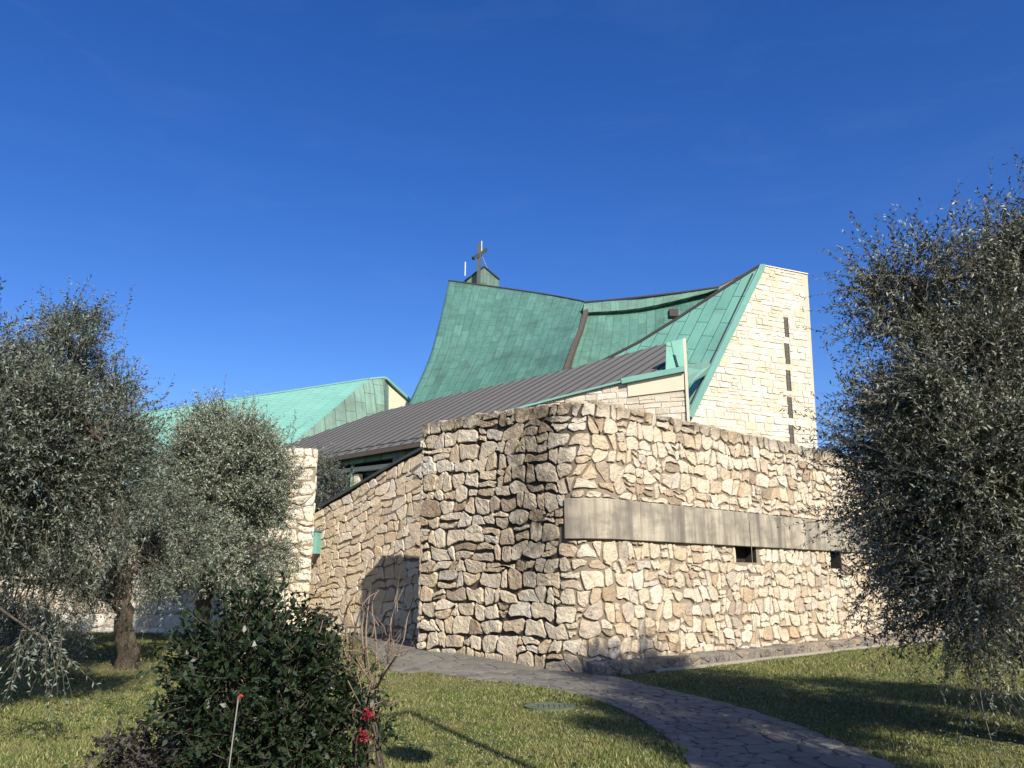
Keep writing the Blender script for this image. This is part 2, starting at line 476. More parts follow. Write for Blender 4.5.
def stone_cells(U, V, sw, sh, gap, holes=(), jit=0.15, wvar=0.5, seed=1, big=0.1, capped=True):
    """irregular stones laid in rough courses over a U x V sheet, with holes left out"""
    r = random.Random(seed)
    seeds = []
    v, row = 0.0, 0
    while v < V - sh * 0.3:
        h = sh * r.uniform(0.75, 1.3)
        if capped and V - v - h < sh * 0.6: h = V - v
        u = -r.uniform(0, sw)
        while u < U + sw:
            wd = sw * r.uniform(1 - wvar, 1 + wvar * 1.1)
            if r.random() < big: wd *= 1.5
            su, sv = u + wd / 2, v + h / 2 + r.uniform(-jit, jit) * h
            seeds.append([su, sv, r.uniform(-1, 1) * (0.10 * sw) ** 2])
            if r.random() < big * 0.8 and wd > sw * 0.9:     # two thin stones in one course
                seeds[-1][1] = v + h * 0.25
                seeds.append([su + r.uniform(-.05, .05), v + h * 0.78, 0.0])
            u += wd
        v += h
        row += 1
    def inside(s):
        return any(a - .02 < s[0] < b + .02 and c - .02 < s[1] < d + .02 for a, b, c, d in holes)
    seeds = [s for s in seeds if not inside(s)]
    A = np.array(seeds)
    cells = []
    R = max(sw, sh) * 3.2
    for i, (su, sv, sw_) in enumerate(seeds):
        if su < -sw or su > U + sw: continue
        poly = [(max(0, su - R), max(0, sv - R)), (min(U, su + R), max(0, sv - R)), (min(U, su + R), min(V, sv + R)), (max(0, su - R), min(V, sv + R))]
        d2 = (A[:, 0] - su) ** 2 + (A[:, 1] - sv) ** 2
        for j in np.argsort(d2)[1:26]:
            if d2[j] > (2 * R) ** 2: break
            dx, dy = A[j, 0] - su, A[j, 1] - sv
            L = math.hypot(dx, dy)
            if L < 1e-6: continue
            c = (A[j, 0] ** 2 + A[j, 1] ** 2 - su ** 2 - sv ** 2 + sw_ - A[j, 2]) / 2 / L - gap / 2
            poly = clip(poly, dx / L, dy / L, c)
            if len(poly) < 3: break
        for a, b, c, d in holes:
            if len(poly) < 3: break
            opts = [(a - su, (1, 0, a - gap / 2)), (su - b, (-1, 0, -b - gap / 2)), (c - sv, (0, 1, c - gap / 2)), (sv - d, (0, -1, -d - gap / 2))]
            poly = clip(poly, *max(opts)[1])
        if len(poly) < 3: continue
        ar = 0.5 * abs(sum(poly[k][0] * poly[(k + 1) % len(poly)][1] - poly[(k + 1) % len(poly)][0] * poly[k][1] for k in range(len(poly))))
        if ar < sw * sh * 0.06: continue
        cells.append(poly)
    return cells

def stone_squared(U, V, sw, sh, gap, holes=(), seed=1, wave=0.25, slant=0.26):
    """roughly squared rubble: wavering courses, leaning joints, stones of very mixed size"""
    r = random.Random(seed)
    nr = max(2, int(round(V / sh)))
    base = [V * k / nr for k in range(nr + 1)]
    for k in range(1, nr): base[k] += r.uniform(-.16, .16) * sh
    wav = []
    for k in range(nr + 1):
        am = 0.0 if k in (0, nr) else wave * sh
        ph = [(r.uniform(0, 6.28), r.uniform(.5, 1.1), am * .55), (r.uniform(0, 6.28), r.uniform(1.6, 3.2), am * .5), (r.uniform(0, 6.28), r.uniform(4.5, 7.0), am * .4)]
        wav.append(ph)
    def bd(k, u): return base[k] + sum(a * math.sin(p + u * f / sw * 1.6) for p, f, a in wav[k])
    out = []
    for k in range(nr):
        u = -r.uniform(0, sw); jl = 0.0
        while u < U:
            wd = sw * (r.uniform(.42, .8) if r.random() < .35 else r.uniform(.8, 1.55))
            jr = r.gauss(0, slant * sh * .6)
            um = u + wd / 2
            h = bd(k + 1, um) - bd(k, um)
            cuts = [0.0, 1.0]
            if r.random() < (0.30 if h > sh * 1.05 else 0.10): cuts = [0.0, r.uniform(.36, .64), 1.0]
            for c0, c1 in zip(cuts, cuts[1:]):
                def pt(f, c):
                    x = u + wd * f + (jl * (1 - f) + jr * f) * (c - .5) * 2
                    return (x, bd(k, x) + (bd(k + 1, x) - bd(k, x)) * (c + (r.uniform(-.08, .08) if c not in (0.0, 1.0) else 0)))
                q = [pt(0, c0), pt(r.uniform(.3, .7), c0), pt(1, c0), pt(1, c1), pt(r.uniform(.3, .7), c1), pt(0, c1)]
                j = 0.045 * sh
                q = [(a + r.gauss(0, j), b + r.gauss(0, j)) for a, b in q]
                cu, cv = sum(p[0] for p in q) / 6, sum(p[1] for p in q) / 6
                hw, hh = max(.03, wd / 2), max(.03, (c1 - c0) * h / 2)
                q = [(cu + (a - cu) * max(.5, 1 - gap / 2 / hw), cv + (b - cv) * max(.5, 1 - gap / 2 / hh)) for a, b in q]
                q = clip(clip(clip(clip(q, -1, 0, 0), 1, 0, U), 0, -1, 0), 0, 1, V)
                ok = len(q) > 2
                for a, b, c, d in holes:
                    if not ok: break
                    if a < cu < b and c < cv < d:          # a course cut by the opening: keep the strip that shows
                        lo_, hi_ = c - min(p[1] for p in q), max(p[1] for p in q) - d
                        if max(lo_, hi_) < .045: ok = False; break
                        q = clip(q, 0, 1, c - gap / 2) if lo_ > hi_ else clip(q, 0, -1, -d - gap / 2)
                    else:
                        opts = [(a - cu, (1, 0, a - gap / 2)), (cu - b, (-1, 0, -b - gap / 2)), (c - cv, (0, 1, c - gap / 2)), (cv - d, (0, -1, -d - gap / 2))]
                        q = clip(q, *max(opts)[1])
                    ok = ok and len(q) > 2
                if ok and max(p[0] for p in q) - min(p[0] for p in q) > .05 and max(p[1] for p in q) - min(p[1] for p in q) > .05: out.append(q)
            u += wd; jl = jr
    return out

def stone_courses(U, V, sw, sh, gap, holes=(), seed=1, jit=0.012, wvar=0.5):
    """squared stones in level courses"""
    r = random.Random(seed)
    out, v = [], 0.0
    while v < V - 0.02:
        h = min(sh * r.choice((0.72, 0.9, 1.0, 1.15, 1.35)), V - v)
        if V - v - h < sh * 0.4: h = V - v
        u = -r.uniform(0, sw)
        while u < U:
            wd = sw * r.uniform(1 - wvar, 1 + wvar)
            parts = [(v, v + h)]
            if r.random() < 0.10: parts = [(v, v + h * .5), (v + h * .5, v + h)]
            for v0, v1 in parts:
                g = gap / 2
                q = [(a + r.gauss(0, jit), b + r.gauss(0, jit)) for a, b in ((u + g, v0 + g), (u + wd - g, v0 + g), (u + wd - g, v1 - g), (u + g, v1 - g))]
                q = clip(clip(clip(clip(q, -1, 0, -.004), 1, 0, U - .004), 0, -1, -.004), 0, 1, V - .004)
                if len(q) < 3: continue
                su = sum(p[0] for p in q) / len(q); sv = sum(p[1] for p in q) / len(q)
                ok = True
                for a, b, c, d in holes:
                    if a < su < b and c < sv < d: ok = False
                    opts = [(a - su, (1, 0, a - g)), (su - b, (-1, 0, -b - g)), (c - sv, (0, 1, c - g)), (sv - d, (0, -1, -d - g))]
                    if len(q) >= 3: q = clip(q, *max(opts)[1])
                if ok and len(q) >= 3 and max(p[0] for p in q) - min(p[0] for p in q) > 0.05: out.append(q)
            u += wd
        v += h
    return out

def resample(poly, step):
    out = []
    n = len(poly)
    for i in range(n):
        a, b = poly[i], poly[(i + 1) % n]
        L = math.hypot(b[0] - a[0], b[1] - a[1])
        k = max(1, int(round(L / step)))
        for t in range(k):
            out.append((a[0] + (b[0] - a[0]) * t / k, a[1] + (b[1] - a[1]) * t / k))
    return out

def chaikin(poly, q=0.22):
    out = []
    n = len(poly)
    for i in range(n):
        a, b = poly[i], poly[(i + 1) % n]
        out.append((a[0] + (b[0] - a[0]) * q, a[1] + (b[1] - a[1]) * q))
        out.append((a[0] + (b[0] - a[0]) * (1 - q), a[1] + (b[1] - a[1]) * (1 - q)))
    return out

def add_stones(mb, cells, fmap, hmin, hmax, rough=0.01, tilt=0.1, mat=0, seed=3, dirt=None, wob=0.008, base=-0.03, rnd=(0.13, 0.24)):
    r = random.Random(seed)
    for poly in cells:
        # drop tiny edges, round the corners, roughen the outline
        pl = [poly[i] for i in range(len(poly)) if math.hypot(poly[i][0] - poly[i - 1][0], poly[i][1] - poly[i - 1][1]) > 0.02]
        if len(pl) < 3: continue
        cu = sum(p[0] for p in pl) / len(pl); cv = sum(p[1] for p in pl) / len(pl)
        size = sum(math.hypot(p[0] - cu, p[1] - cv) for p in pl) / len(pl)
        pl = chaikin(pl, r.uniform(*rnd))
        pl = resample(pl, max(0.06, size * 0.5))
        pl = [(a + r.gauss(0, wob), b + r.gauss(0, wob)) for a, b in pl]
        n = len(pl)
        h = r.uniform(hmin, hmax)
        ta, tb = r.gauss(0, tilt), r.gauss(0, tilt)
        vs, at = [], []
        for sc, hh, ns in ((1.0, None, 0), (0.985, 0.62, .3), (0.92, 0.96, .7), (0.50, 1.0, 1.1)):
            for a, b in pl:
                x, y = cu + (a - cu) * sc, cv + (b - cv) * sc
                d = base if hh is None else h * hh + ta * (x - cu) * hh + tb * (y - cv) * hh + r.gauss(0, rough) * ns
                if hh is not None: d = max(d, 0.004 + 0.006 * hh)
                vs.append(fmap(x, y, d))
                at.append(dirt(x, y) if dirt else 0.0)
        vs.append(fmap(cu, cv, h + r.gauss(0, rough)))
        at.append(dirt(cu, cv) if dirt else 0.0)
        fs = []
        for k in range(3):
            for i in range(n):
                fs.append((k * n + i, k * n + (i + 1) % n, (k + 1) * n + (i + 1) % n, (k + 1) * n + i))
        c = 4 * n
        for i in range(n): fs.append((3 * n + i, 3 * n + (i + 1) % n, c))
        mb.add(vs, fs, mat, None, at)

def sheet(mb, us, vs, fmap, d, holes=(), mat=0, flip=False, dirt=None):
    nu, nv = len(us), len(vs)
    pts = [fmap(u, v, d) for v in vs for u in us]
    at = [dirt(u, v) if dirt else 0 for v in vs for u in us]
    fs = []
    for j in range(nv - 1):
        for i in range(nu - 1):
            um, vm = (us[i] + us[i + 1]) / 2, (vs[j] + vs[j + 1]) / 2
            if any(a < um < b and c < vm < e for a, b, c, e in holes): continue
            f = (j * nu + i, j * nu + i + 1, (j + 1) * nu + i + 1, (j + 1) * nu + i)
            fs.append(f[::-1] if flip else f)
    mb.add(pts, fs, mat, None, at)

class Course:
    """a plan line (polyline) that maps u along it, v up, d outwards"""
    def __init__(s, pts, top, href):
        s.p = [Vector((a[0], a[1])) for a in pts]
        s.c = [0.0]
        for a, b in zip(s.p, s.p[1:]): s.c.append(s.c[-1] + (b - a).length)
        s.L = s.c[-1]
        s.top, s.href = top, href
        s.n = []
        for i in range(len(s.p)):
            t = (s.p[min(i + 1, len(s.p) - 1)] - s.p[max(i - 1, 0)]).normalized()
            s.n.append(Vector((t.y, -t.x)))
    def __call__(s, u, v, d):
        uu = min(max(u, 0), s.L)
        i = int(np.searchsorted(s.c, uu)) - 1
        i = min(max(i, 0), len(s.p) - 2)
        f = (uu - s.c[i]) / (s.c[i + 1] - s.c[i])
        q = s.p[i].lerp(s.p[i + 1], f) + s.n[i].lerp(s.n[i + 1], f).normalized() * d
        q = q + (s.p[i + 1] - s.p[i]).normalized() * (u - uu)
        return Vector((q.x, q.y, v / s.href * s.top(uu) if s.top else v))
    def u_at(s, px, py=583):
        """u where the upright sheet stands under picture column px"""
        r = ray(px, py)
        best, bu = 1e9, 0
        for k in range(2001):
            u = s.L * k / 2000
            w_ = s(u, 0, 0)
            e = abs(w_.x * r.y - w_.y * r.x) / max(w_.y, 1)
            if e < best and w_.y > 0: best, bu = e, u
        return bu

def body(mb, cm, us, V, thick, mat, holes=(), dirt=None, face=0.0):
    """mortar core of a wall: face, back, top and both ends"""
    vs = sorted(set([0.0, V * 0.25, V * 0.5, V * 0.75, V] + [x for h in holes for x in h[2:]]))
    us = sorted(set(list(us) + [x for h in holes for x in h[:2]]))
    sheet(mb, us, vs, (lambda u, v, d: cm(u, v, face(u))) if callable(face) else cm, 0.0, holes, mat, False, dirt)
    sheet(mb, us, vs, cm, -thick, (), mat, True, dirt)
    n = len(us)
    t = [cm(u, V, 0.0) for u in us] + [cm(u, V, -thick) for u in us]
    mb.add(t, [(i, i + 1, n + i + 1, n + i) for i in range(n - 1)], mat)
    for u, fl in ((us[0], False), (us[-1], True)):
        e = [cm(u, 0, 0), cm(u, V, 0), cm(u, V, -thick), cm(u, 0, -thick)]
        mb.add(e, [(3, 2, 1, 0) if fl else (0, 1, 2, 3)], mat)

# ---- front wall: rounded corner between a raking left face and a sunlit right face
S = Vector((-1.96, 18.1)); K = Vector((1.42, 15.55)); DR = Vector((0.73, 0.683)).normalized()
DL = (S - K).normalized()
rad = 0.95
half = DL.angle(DR) / 2
tl = rad / math.tan(half)
cen = K + (DL + DR).normalized() * (rad / math.sin(half))
pts = [S]
a0, a1 = K + DL * tl, K + DR * tl
va, vb = a0 - cen, a1 - cen
ang = math.atan2(va.x * vb.y - va.y * vb.x, va.dot(vb))
N = 14
for k in range(N + 1):
    t = ang * k / N
    pts.append(cen + Vector((va.x * math.cos(t) - va.y * math.sin(t), va.x * math.sin(t) + va.y * math.cos(t))))
pts.append(K + DR * 27)
UC = (a0 - S).length
HF = 5.05
front = Course(pts, lambda u: 5.05, HF)
UB = front.u_at(566)                       # left end of the concrete beam
n1, n2 = front.u_at(737), front.u_at(758)
n3 = front.u_at(832)
BZ0, BZ1 = 2.40, 3.17
beam_hole = (UB, front.L + 1, BZ0, BZ1)
niches = [(n1, n2, BZ0 - 0.34, BZ0), (n3, n3 + 0.62, BZ0 - 0.42, BZ0)]
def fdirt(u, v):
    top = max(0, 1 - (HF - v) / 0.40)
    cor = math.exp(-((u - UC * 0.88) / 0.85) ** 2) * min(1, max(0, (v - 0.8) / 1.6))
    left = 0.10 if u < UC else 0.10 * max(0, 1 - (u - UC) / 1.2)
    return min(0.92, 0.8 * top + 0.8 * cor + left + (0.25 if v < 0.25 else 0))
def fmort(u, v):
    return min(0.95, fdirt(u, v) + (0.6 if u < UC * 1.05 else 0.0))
wall = empty('stone_wall', (1.3, 16.2, 0), 'tall cream rubble stone wall with rounded corner and a grey concrete band along its sunny face', 'wall')
mb = MB()
LS = 0.86                                   # stones of the left face lie longer
def shrink(u): return u * LS if u < UC else u - UC * (1 - LS)
def grow(u): return u / LS if u < UC * LS else u + UC * (1 - LS)
sh_holes = [(shrink(a), shrink(b), c, d) for a, b, c, d in [beam_hole] + niches]
cells = [[(grow(a), b) for a, b in c] for c in stone_squared(shrink(front.L), HF, 0.31, 0.292, 0.038, sh_holes, 5)]
left_c = [c for c in cells if sum(p[0] for p in c) / len(c) < UC * 0.98]
right_c = [c for c in cells if not sum(p[0] for p in c) / len(c) < UC * 0.98]
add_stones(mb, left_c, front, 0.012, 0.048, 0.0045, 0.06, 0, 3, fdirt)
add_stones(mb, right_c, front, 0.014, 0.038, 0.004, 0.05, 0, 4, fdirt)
us = [front.L * k / 120 for k in range(121)] + [front.c[i] for i in range(len(front.c))]
TH = 0.46
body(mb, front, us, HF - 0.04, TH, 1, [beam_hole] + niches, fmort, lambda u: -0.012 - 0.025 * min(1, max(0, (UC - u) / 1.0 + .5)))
# stones that close the free left end
endc = Course([front(0, 0, -TH)[:2], front(0, 0, 0)[:2]], lambda u: 5.05, HF)
add_stones(mb, stone_squared(TH, HF, 0.36, 0.35, 0.025, (), 9), endc, 0.015, 0.05, 0.01, 0.08, 0, 8)
# stones lying along the top
topc = lambda u, v, d: front(u, HF - 0.03 + d * HF / front.top(u), -TH + v)
add_stones(mb, stone_cells(front.L, TH, 0.42, 0.30, 0.03, seed=19), topc, 0.012, 0.05, 0.010, 0.10, 0, 18, lambda u, v: 0.55)
mb.build('rubble_masonry', [M['rubble'], M['mortar']], wall, False, 'dirt')

# concrete beam set in the wall, cast in lengths with open joints
joints = [UB, front.u_at(640), front.u_at(750), front.L * 0.62, front.L - 0.05]
mb = MB()
for a, b in zip(joints, joints[1:]):
    k = max(2, int((b - a) / 0.12))
    uu = [a + 0.006 + (b - a - 0.012) * i / k for i in range(k + 1)]
    ring = [(BZ0 + .004, -0.25), (BZ0 + .004, 0.062), (BZ0 + .016, 0.075), (BZ1 - .016, 0.075), (BZ1 - .004, 0.062), (BZ1 - .004, -0.25)]
    z = [front.top(u) / HF for u in uu]
    vs = [front(u, v / (front.top(u) / HF), d) for u in uu for v, d in ring]
    fs = []
    for i in range(k):
        for j in range(6):
            fs.append((i * 6 + j, (i + 1) * 6 + j, (i + 1) * 6 + (j + 1) % 6, i * 6 + (j + 1) % 6))
    fs += [tuple(range(6)), tuple(k * 6 + j for j in range(5, -1, -1))]
    mb.add(vs, fs)
mb.build('concrete_beam', M['concrete'], wall)
for (a, b, c, d) in niches:
    mb = MB()
    f8 = [front(u, v, dd) for dd in (0.0, -0.30) for u, v in ((a, c), (b, c), (b, d), (a, d))]
    mb.add(f8, [(4, 5, 6, 7), (0, 4, 7, 3), (1, 2, 6, 5), (0, 1, 5, 4), (3, 7, 6, 2)])
    mb.build('slot_opening', M['dark'], wall)

# dark stone plinth and pale kerb along the sunny face
mb = MB()
u0 = front.u_at(588); u1 = front.L - 0.3
pl = Course([front(u, 0, 0.38)[:2] for u in np.linspace(u0, u1, 90)], None, 1)
sheet(mb, list(np.linspace(0, pl.L, 80)), [0, 0.2], pl, 0.0, (), 1)
tp = lambda u, v, d: pl(u, 0.2 + d, -0.38 + v)
sheet(mb, list(np.linspace(0, pl.L, 80)), [0, 0.38], tp, 0.0, (), 1)
add_stones(mb, stone_cells(pl.L, 0.2, 0.34, 0.10, 0.012, seed=33), pl, 0.01, 0.03, 0.006, 0.1, 0, 12)
add_stones(mb, stone_cells(pl.L, 0.37, 0.42, 0.34, 0.015, seed=34), tp, 0.01, 0.03, 0.006, 0.05, 0, 13)
e_ = [pl(0, 0, 0), pl(0, .2, 0), pl(0, .2, -.36), pl(0, 0, -.36)]
mb.add(e_, [(0, 1, 2, 3)], 1)
mb.build('plinth', [M['plinth'], M['plinth']], wall, True, 'dirt')
kb = Course([front(u, 0, 0.44)[:2] for u in np.linspace(u0 + 1.0, u1, 90)], None, 1)
mb = MB()
uu = list(np.linspace(0, kb.L, 90)); n = len(uu)
vs = [kb(u, z, d) for (z, d) in ((-0.05, 0.10), (0.05, 0.10), (0.05, 0.0), (-0.05, 0.0)) for u in uu]
fs = []
for j in range(4):
    for i in range(n - 1): fs.append((j * n + i, j * n + i + 1, ((j + 1) % 4) * n + i + 1, ((j + 1) % 4) * n + i))
mb.add(vs, fs); mb.build('kerb', M['kerb'], wall)

# thin cable hanging down the wall from the beam
uc = front.u_at(750)
mb = MB(); mb.tube([front(uc, 3.0, 0.09), front(uc, 2.3, 0.095), front(uc - .01, 1.2, 0.085), front(uc + .01, 0.25, 0.09)], 0.006, 6)
tag(mb.build('cable', M['kerb']), 'thin grey cable running down the sunny rubble wall past the slot under the concrete band', 'cable')

# ---- left wall: sloping top, stands behind the front wall
NL = Vector((DL.y, -DL.x)) * -1       # into the site, away from the camera
dB = DL.copy()
B0 = S + Vector((-DL.y, DL.x)) * -2.45 - dB * 2.5
ub = 0
def back_u(px):
    r = ray(px, 583); k = r.x / r.y
    return (B0.x - k * B0.y) / (k * dB.y - dB.x)
uR = 14.0
prof = [(422, 450), (400, 461.5), (370, 478.5), (335, 499), (308, 515)]
prof_u = []
for x, y in prof:
    u = back_u(x); Yb = B0.y + dB.y * u
    prof_u.append((u, P(x, y, Yb).z))
uend = back_u(300)
def btop(u):       # course runs from the far end (u=0) to the near end
    uu = uend - u
    return float(np.interp(uu, [0] + [p[0] for p in prof_u] + [uend], [prof_u[0][1] - 0.5] + [p[1] for p in prof_u] + [prof_u[-1][1] - 0.4]))
HB = 4.4
back = Course([B0 + dB * (uend * (1 - k / 20)) for k in range(21)], btop, HB)
lw = empty('stone_wall', (B0.x + dB.x * 5, B0.y + dB.y * 5, 0), 'buff rubble wall with sloping top beside the path, partly in black shadow', 'wall')
mb = MB()
add_stones(mb, stone_squared(back.L, HB, 0.36, 0.28, 0.024, (), 15), back, 0.01, 0.035, 0.003, 0.05, 0, 5, lambda u, v: 0.08)
body(mb, back, [back.L * k / 60 for k in range(61)], HB - 0.02, 0.5, 1, (), lambda u, v: 0.35)
mb.build('rubble_masonry', [M['rubble_far'], M['mortar']], lw, False, 'dirt')
mb = MB()
uu = [back.L * k / 60 for k in range(61)]; n = len(uu)
vs = []
for dz, d in ((0.03, 0.09), (0.10, 0.09), (0.10, -0.56), (0.03, -0.56)):
    for u in uu:
        q_ = back(u, HB, d); q_.z += dz; vs.append(q_)
fs = []
for j in range(4):
    for i in range(n - 1): fs.append((j * n + i, j * n + i + 1, ((j + 1) % 4) * n + i + 1, ((j + 1) % 4) * n + i))
mb.add(vs, fs)
M['flash'] = NT('dark coping metal').done((0.055, 0.065, 0.06), None, 0.5)
mb.build('coping', M['flash'], lw)

# ---- pale block pier at the end of a boundary wall
pier = empty('stone_pier', (-6.4, 23.3, 0), 'tall pale block pier at the end of the left wall behind the olive trees', 'pier')
pr = P(309.5, 583, 23.3); pdir = Vector((0.97, 0.24)); 
pw = 1.4; ph = P(300, 448.5, 23.3).z
pc = Course([Vector((pr.x, pr.y)) - pdir * pw, Vector((pr.x, pr.y))], None, 1)
mb = MB()
add_stones(mb, stone_squared(pw, ph, 0.46, 0.33, 0.03, (), 22), pc, 0.01, 0.05, 0.006, 0.06, 0, 6, lambda u, v: 0.03)
body(mb, pc, [0, pw / 2, pw], ph, 1.3, 1)
side = Course([Vector(pc(pw, 0, 0)[:2]), Vector(pc(pw, 0, -1.3)[:2])], None, 1)
add_stones(mb, stone_courses(1.3, ph, 0.5, 0.34, 0.03, (), 23, 0.02), side, 0.01, 0.04, 0.006, 0.05, 0, 6)
mb.build('block_masonry', [M['block'], M['mortar']], pier, True, 'dirt')
low = empty('boundary_wall', (-14, 27.6, 0), 'pale stone boundary wall running left behind the olive trunks', 'wall')
lc = Course([Vector((-34, 29.5)), Vector((pr.x, pr.y)) - pdir * (pw - 0.05) + Vector((0, 0.3))], None, 1)
mb = MB()
add_stones(mb, stone_courses(lc.L, 3.0, 0.55, 0.33, 0.03, (), 25, 0.02), lc, 0.01, 0.05, 0.006, 0.06, 0, 7)
body(mb, lc, [lc.L * k / 10 for k in range(11)], 3.0, 0.5, 1)
mb.build('block_masonry', [M['block'], M['mortar_pale']], low, True, 'dirt')
mb = MB()
kc = lambda u, v, d: lc(u, v, d)
uu = [lc.L * k / 10 for k in range(11)]; n = 11
vs = [lc(u, z, d) for (z, d) in ((-0.05, 1.5), (0.06, 1.5), (0.06, 1.3), (-0.05, 1.3)) for u in uu]
fs = [(j * n + i, j * n + i + 1, ((j + 1) % 4) * n + i + 1, ((j + 1) % 4) * n + i) for j in range(4) for i in range(n - 1)]
mb.add(vs, fs)
tag(mb.build('kerb', M['kerb']), kind='structure')

# copper rain hopper between pier and sloping wall
hb = empty('rain_hopper', P(314, 552, 23.9), 'small green copper hopper box fixed between the pale pier and the sloping wall', 'hopper')
fx = Vector((0.97, -0.24, 0)); fy = Vector((0.24, 0.97, 0)); up = Vector((0, 0, 1))
hc = P(313.5, 543, 23.75); px_ = 23.8 / 829
mb = MB()
wd, ht = 16 * px_, 21 * px_
mb.box(hc, fx, fy, up, wd, 0.5, ht)
mb.build('body', M['copper_trim'], hb)
mb = MB(); mb.box(hc + up * (ht / 2 + .03), fx, fy, up, wd + .06, 0.56, 0.06)
mb.build('rim', M['copper_panel'], hb)
mb = MB()
b_ = hc - up * (ht / 2 + .002)
t4 = [b_ + fx * (sx * wd / 2) + fy * (sy * .24) for sx, sy in ((-1, -1), (1, -1), (1, 1), (-1, 1))]
l4 = [b_ - up * 0.34 + fx * (-wd * 0.5 + (0.45 if sx > 0 else 0) * wd) + fy * (sy * .12) for sx, sy in ((-1, -1), (1, -1), (1, 1), (-1, 1))]
mb.add(t4 + l4, [(0, 1, 2, 3), (7, 6, 5, 4), (0, 4, 5, 1), (1, 5, 6, 2), (2, 6, 7, 3), (3, 7, 4, 0)])
mb.build('spout', M['gutter'], hb)

# ------------------------------------------------------------------ church
church = empty('church', (3, 38, 0), 'stone church with swooping green copper roofs, rooftop cross and tall slotted stone tower', 'church')

def catmull(rows, n):
    out = []
    m = len(rows)
    for k in range(n + 1):
        t = (m - 1) * k / n
        i = min(int(t), m - 2); f = t - i
        p0, p1, p2, p3 = rows[max(i - 1, 0)], rows[i], rows[i + 1], rows[min(i + 2, m - 1)]
        out.append(0.5 * ((2 * p1) + (p2 - p0) * f + (2 * p0 - 5 * p1 + 4 * p2 - p3) * f * f + (3 * p1 - p0 - 3 * p2 + p3) * f ** 3))
    return out

def patch(mb, rows, nu=24, nv=24, thick=0.3, mat=0):
    """smooth roof skin through rows of points (bottom row first), closed into a thin slab"""
    rr = [catmull([np.array(p) for p in r], nu) for r in rows]
    cols = [catmull([r[i] for r in rr], nv) for i in range(nu + 1)]
    g = np.array(cols).transpose(1, 0, 2)               # nv+1, nu+1, 3
    du = np.linalg.norm(np.diff(g, axis=1), axis=2).mean(0).cumsum()
    dv = np.linalg.norm(np.diff(g, axis=0), axis=2).mean(1).cumsum()
    du = np.concatenate([[0], du]); dv = np.concatenate([[0], dv])
    gu = np.gradient(g, axis=1); gv = np.gradient(g, axis=0)
    nn = np.cross(gu, gv); nn /= np.linalg.norm(nn, axis=2, keepdims=True) + 1e-9
    h = g - nn * thick
    W = nu + 1
    vs = [Vector(p) for p in g.reshape(-1, 3)] + [Vector(p) for p in h.reshape(-1, 3)]
    uv = [(du[i], dv[j]) for j in range(nv + 1) for i in range(nu + 1)] * 2
    o = (nv + 1) * W
    fs = []
    for j in range(nv):
        for i in range(nu):
            a = j * W + i
            fs.append((a, a + 1, a + W + 1, a + W)); fs.append((o + a, o + a + W, o + a + W + 1, o + a + 1))
    for j in range(nv):
        for i in (0, nu):
            a = j * W + i; q = (a, a + W, o + a + W, o + a)
            fs.append(q if i == 0 else q[::-1])
    for i in range(nu):
        for j in (0, nv):
            a = j * W + i; q = (a, o + a, o + a + 1, a + 1)
            fs.append(q if j == 0 else q[::-1])
    mb.add(vs, fs, mat, uv)
    return g

# main tent roof
mb = MB()
gB = patch(mb, [
    [P(398, 425, 45), P(460, 412, 43.6), P(515, 402, 42), P(562, 393, 40.2)],
    [P(409, 403, 45.5), P(461, 394, 44.2), P(516, 384, 42.7), P(566, 374, 41)],
    [P(429, 358, 47), P(480, 356, 46), P(530, 352, 44.6), P(574, 346, 43)],
    [P(441, 315, 50), P(492, 317, 49), P(541, 320, 47.6), P(581, 325, 45.6)],
    [P(448.5, 281, 53.5), P(500, 288, 52.4), P(550, 295.5, 50.8), P(589, 303, 48.6)]], 30, 30)
mb.build('tent_roof', M['copper_shaded'], church, True)
mb = MB()
mb.tube([Vector(p) + Vector((0, 0, 0.03)) for p in gB[-1][::3]], 0.06, 6)
mb.build('ridge_capping', M['ridge'], church)
# recessed slope behind the valley
mb = MB()
patch(mb, [[P(552, 400, 42.6), P(640, 388, 43.2), P(725, 350, 43.6)],
           [P(572, 352, 44.6), P(645, 344, 45.2), P(725, 318, 45.6)],
           [P(586, 303, 48.2), P(645, 299, 48.8), P(728, 286, 49.4)]], 16, 16)
mb.build('valley_roof', M['copper_shaded'], church, True)
mb = MB()
patch(mb, [[P(583, 312.5, 46.9), P(640, 308, 47.3), P(706, 293, 47.8)], [P(584, 303.5, 47.0), P(640, 298, 47.4), P(722, 287, 47.9)]], 16, 4, 0.9)
mb.build('fascia', M['copper_shaded'], church)
mb = MB()
mb.tube([P(584, 302, 46.95), P(612, 299.8, 47.2), P(640, 297, 47.3), P(680, 292.4, 47.6), P(722, 286.5, 47.9)], 0.06, 6)
mb.build('ridge_capping', M['ridge'], church)
mb = MB()
vl = [P(587.5, 307, 47.5), P(581, 330, 45.0), P(574, 348, 42.7), P(564, 377, 40.6)]
for a, b in zip(vl, vl[1:]): mb.bar(a, b, 0.24, 0.24)
mb.build('valley_gutter', M['gutter'], church)
# roof vent
mb = MB(); v0 = P(673, 314, 44.4)
mb.box(v0, (1, 0, 0), (0, 1, 0), (0, 0, 1), 0.5, 0.6, 0.42)
mb.build('roof_vent', M['ridge'], church)

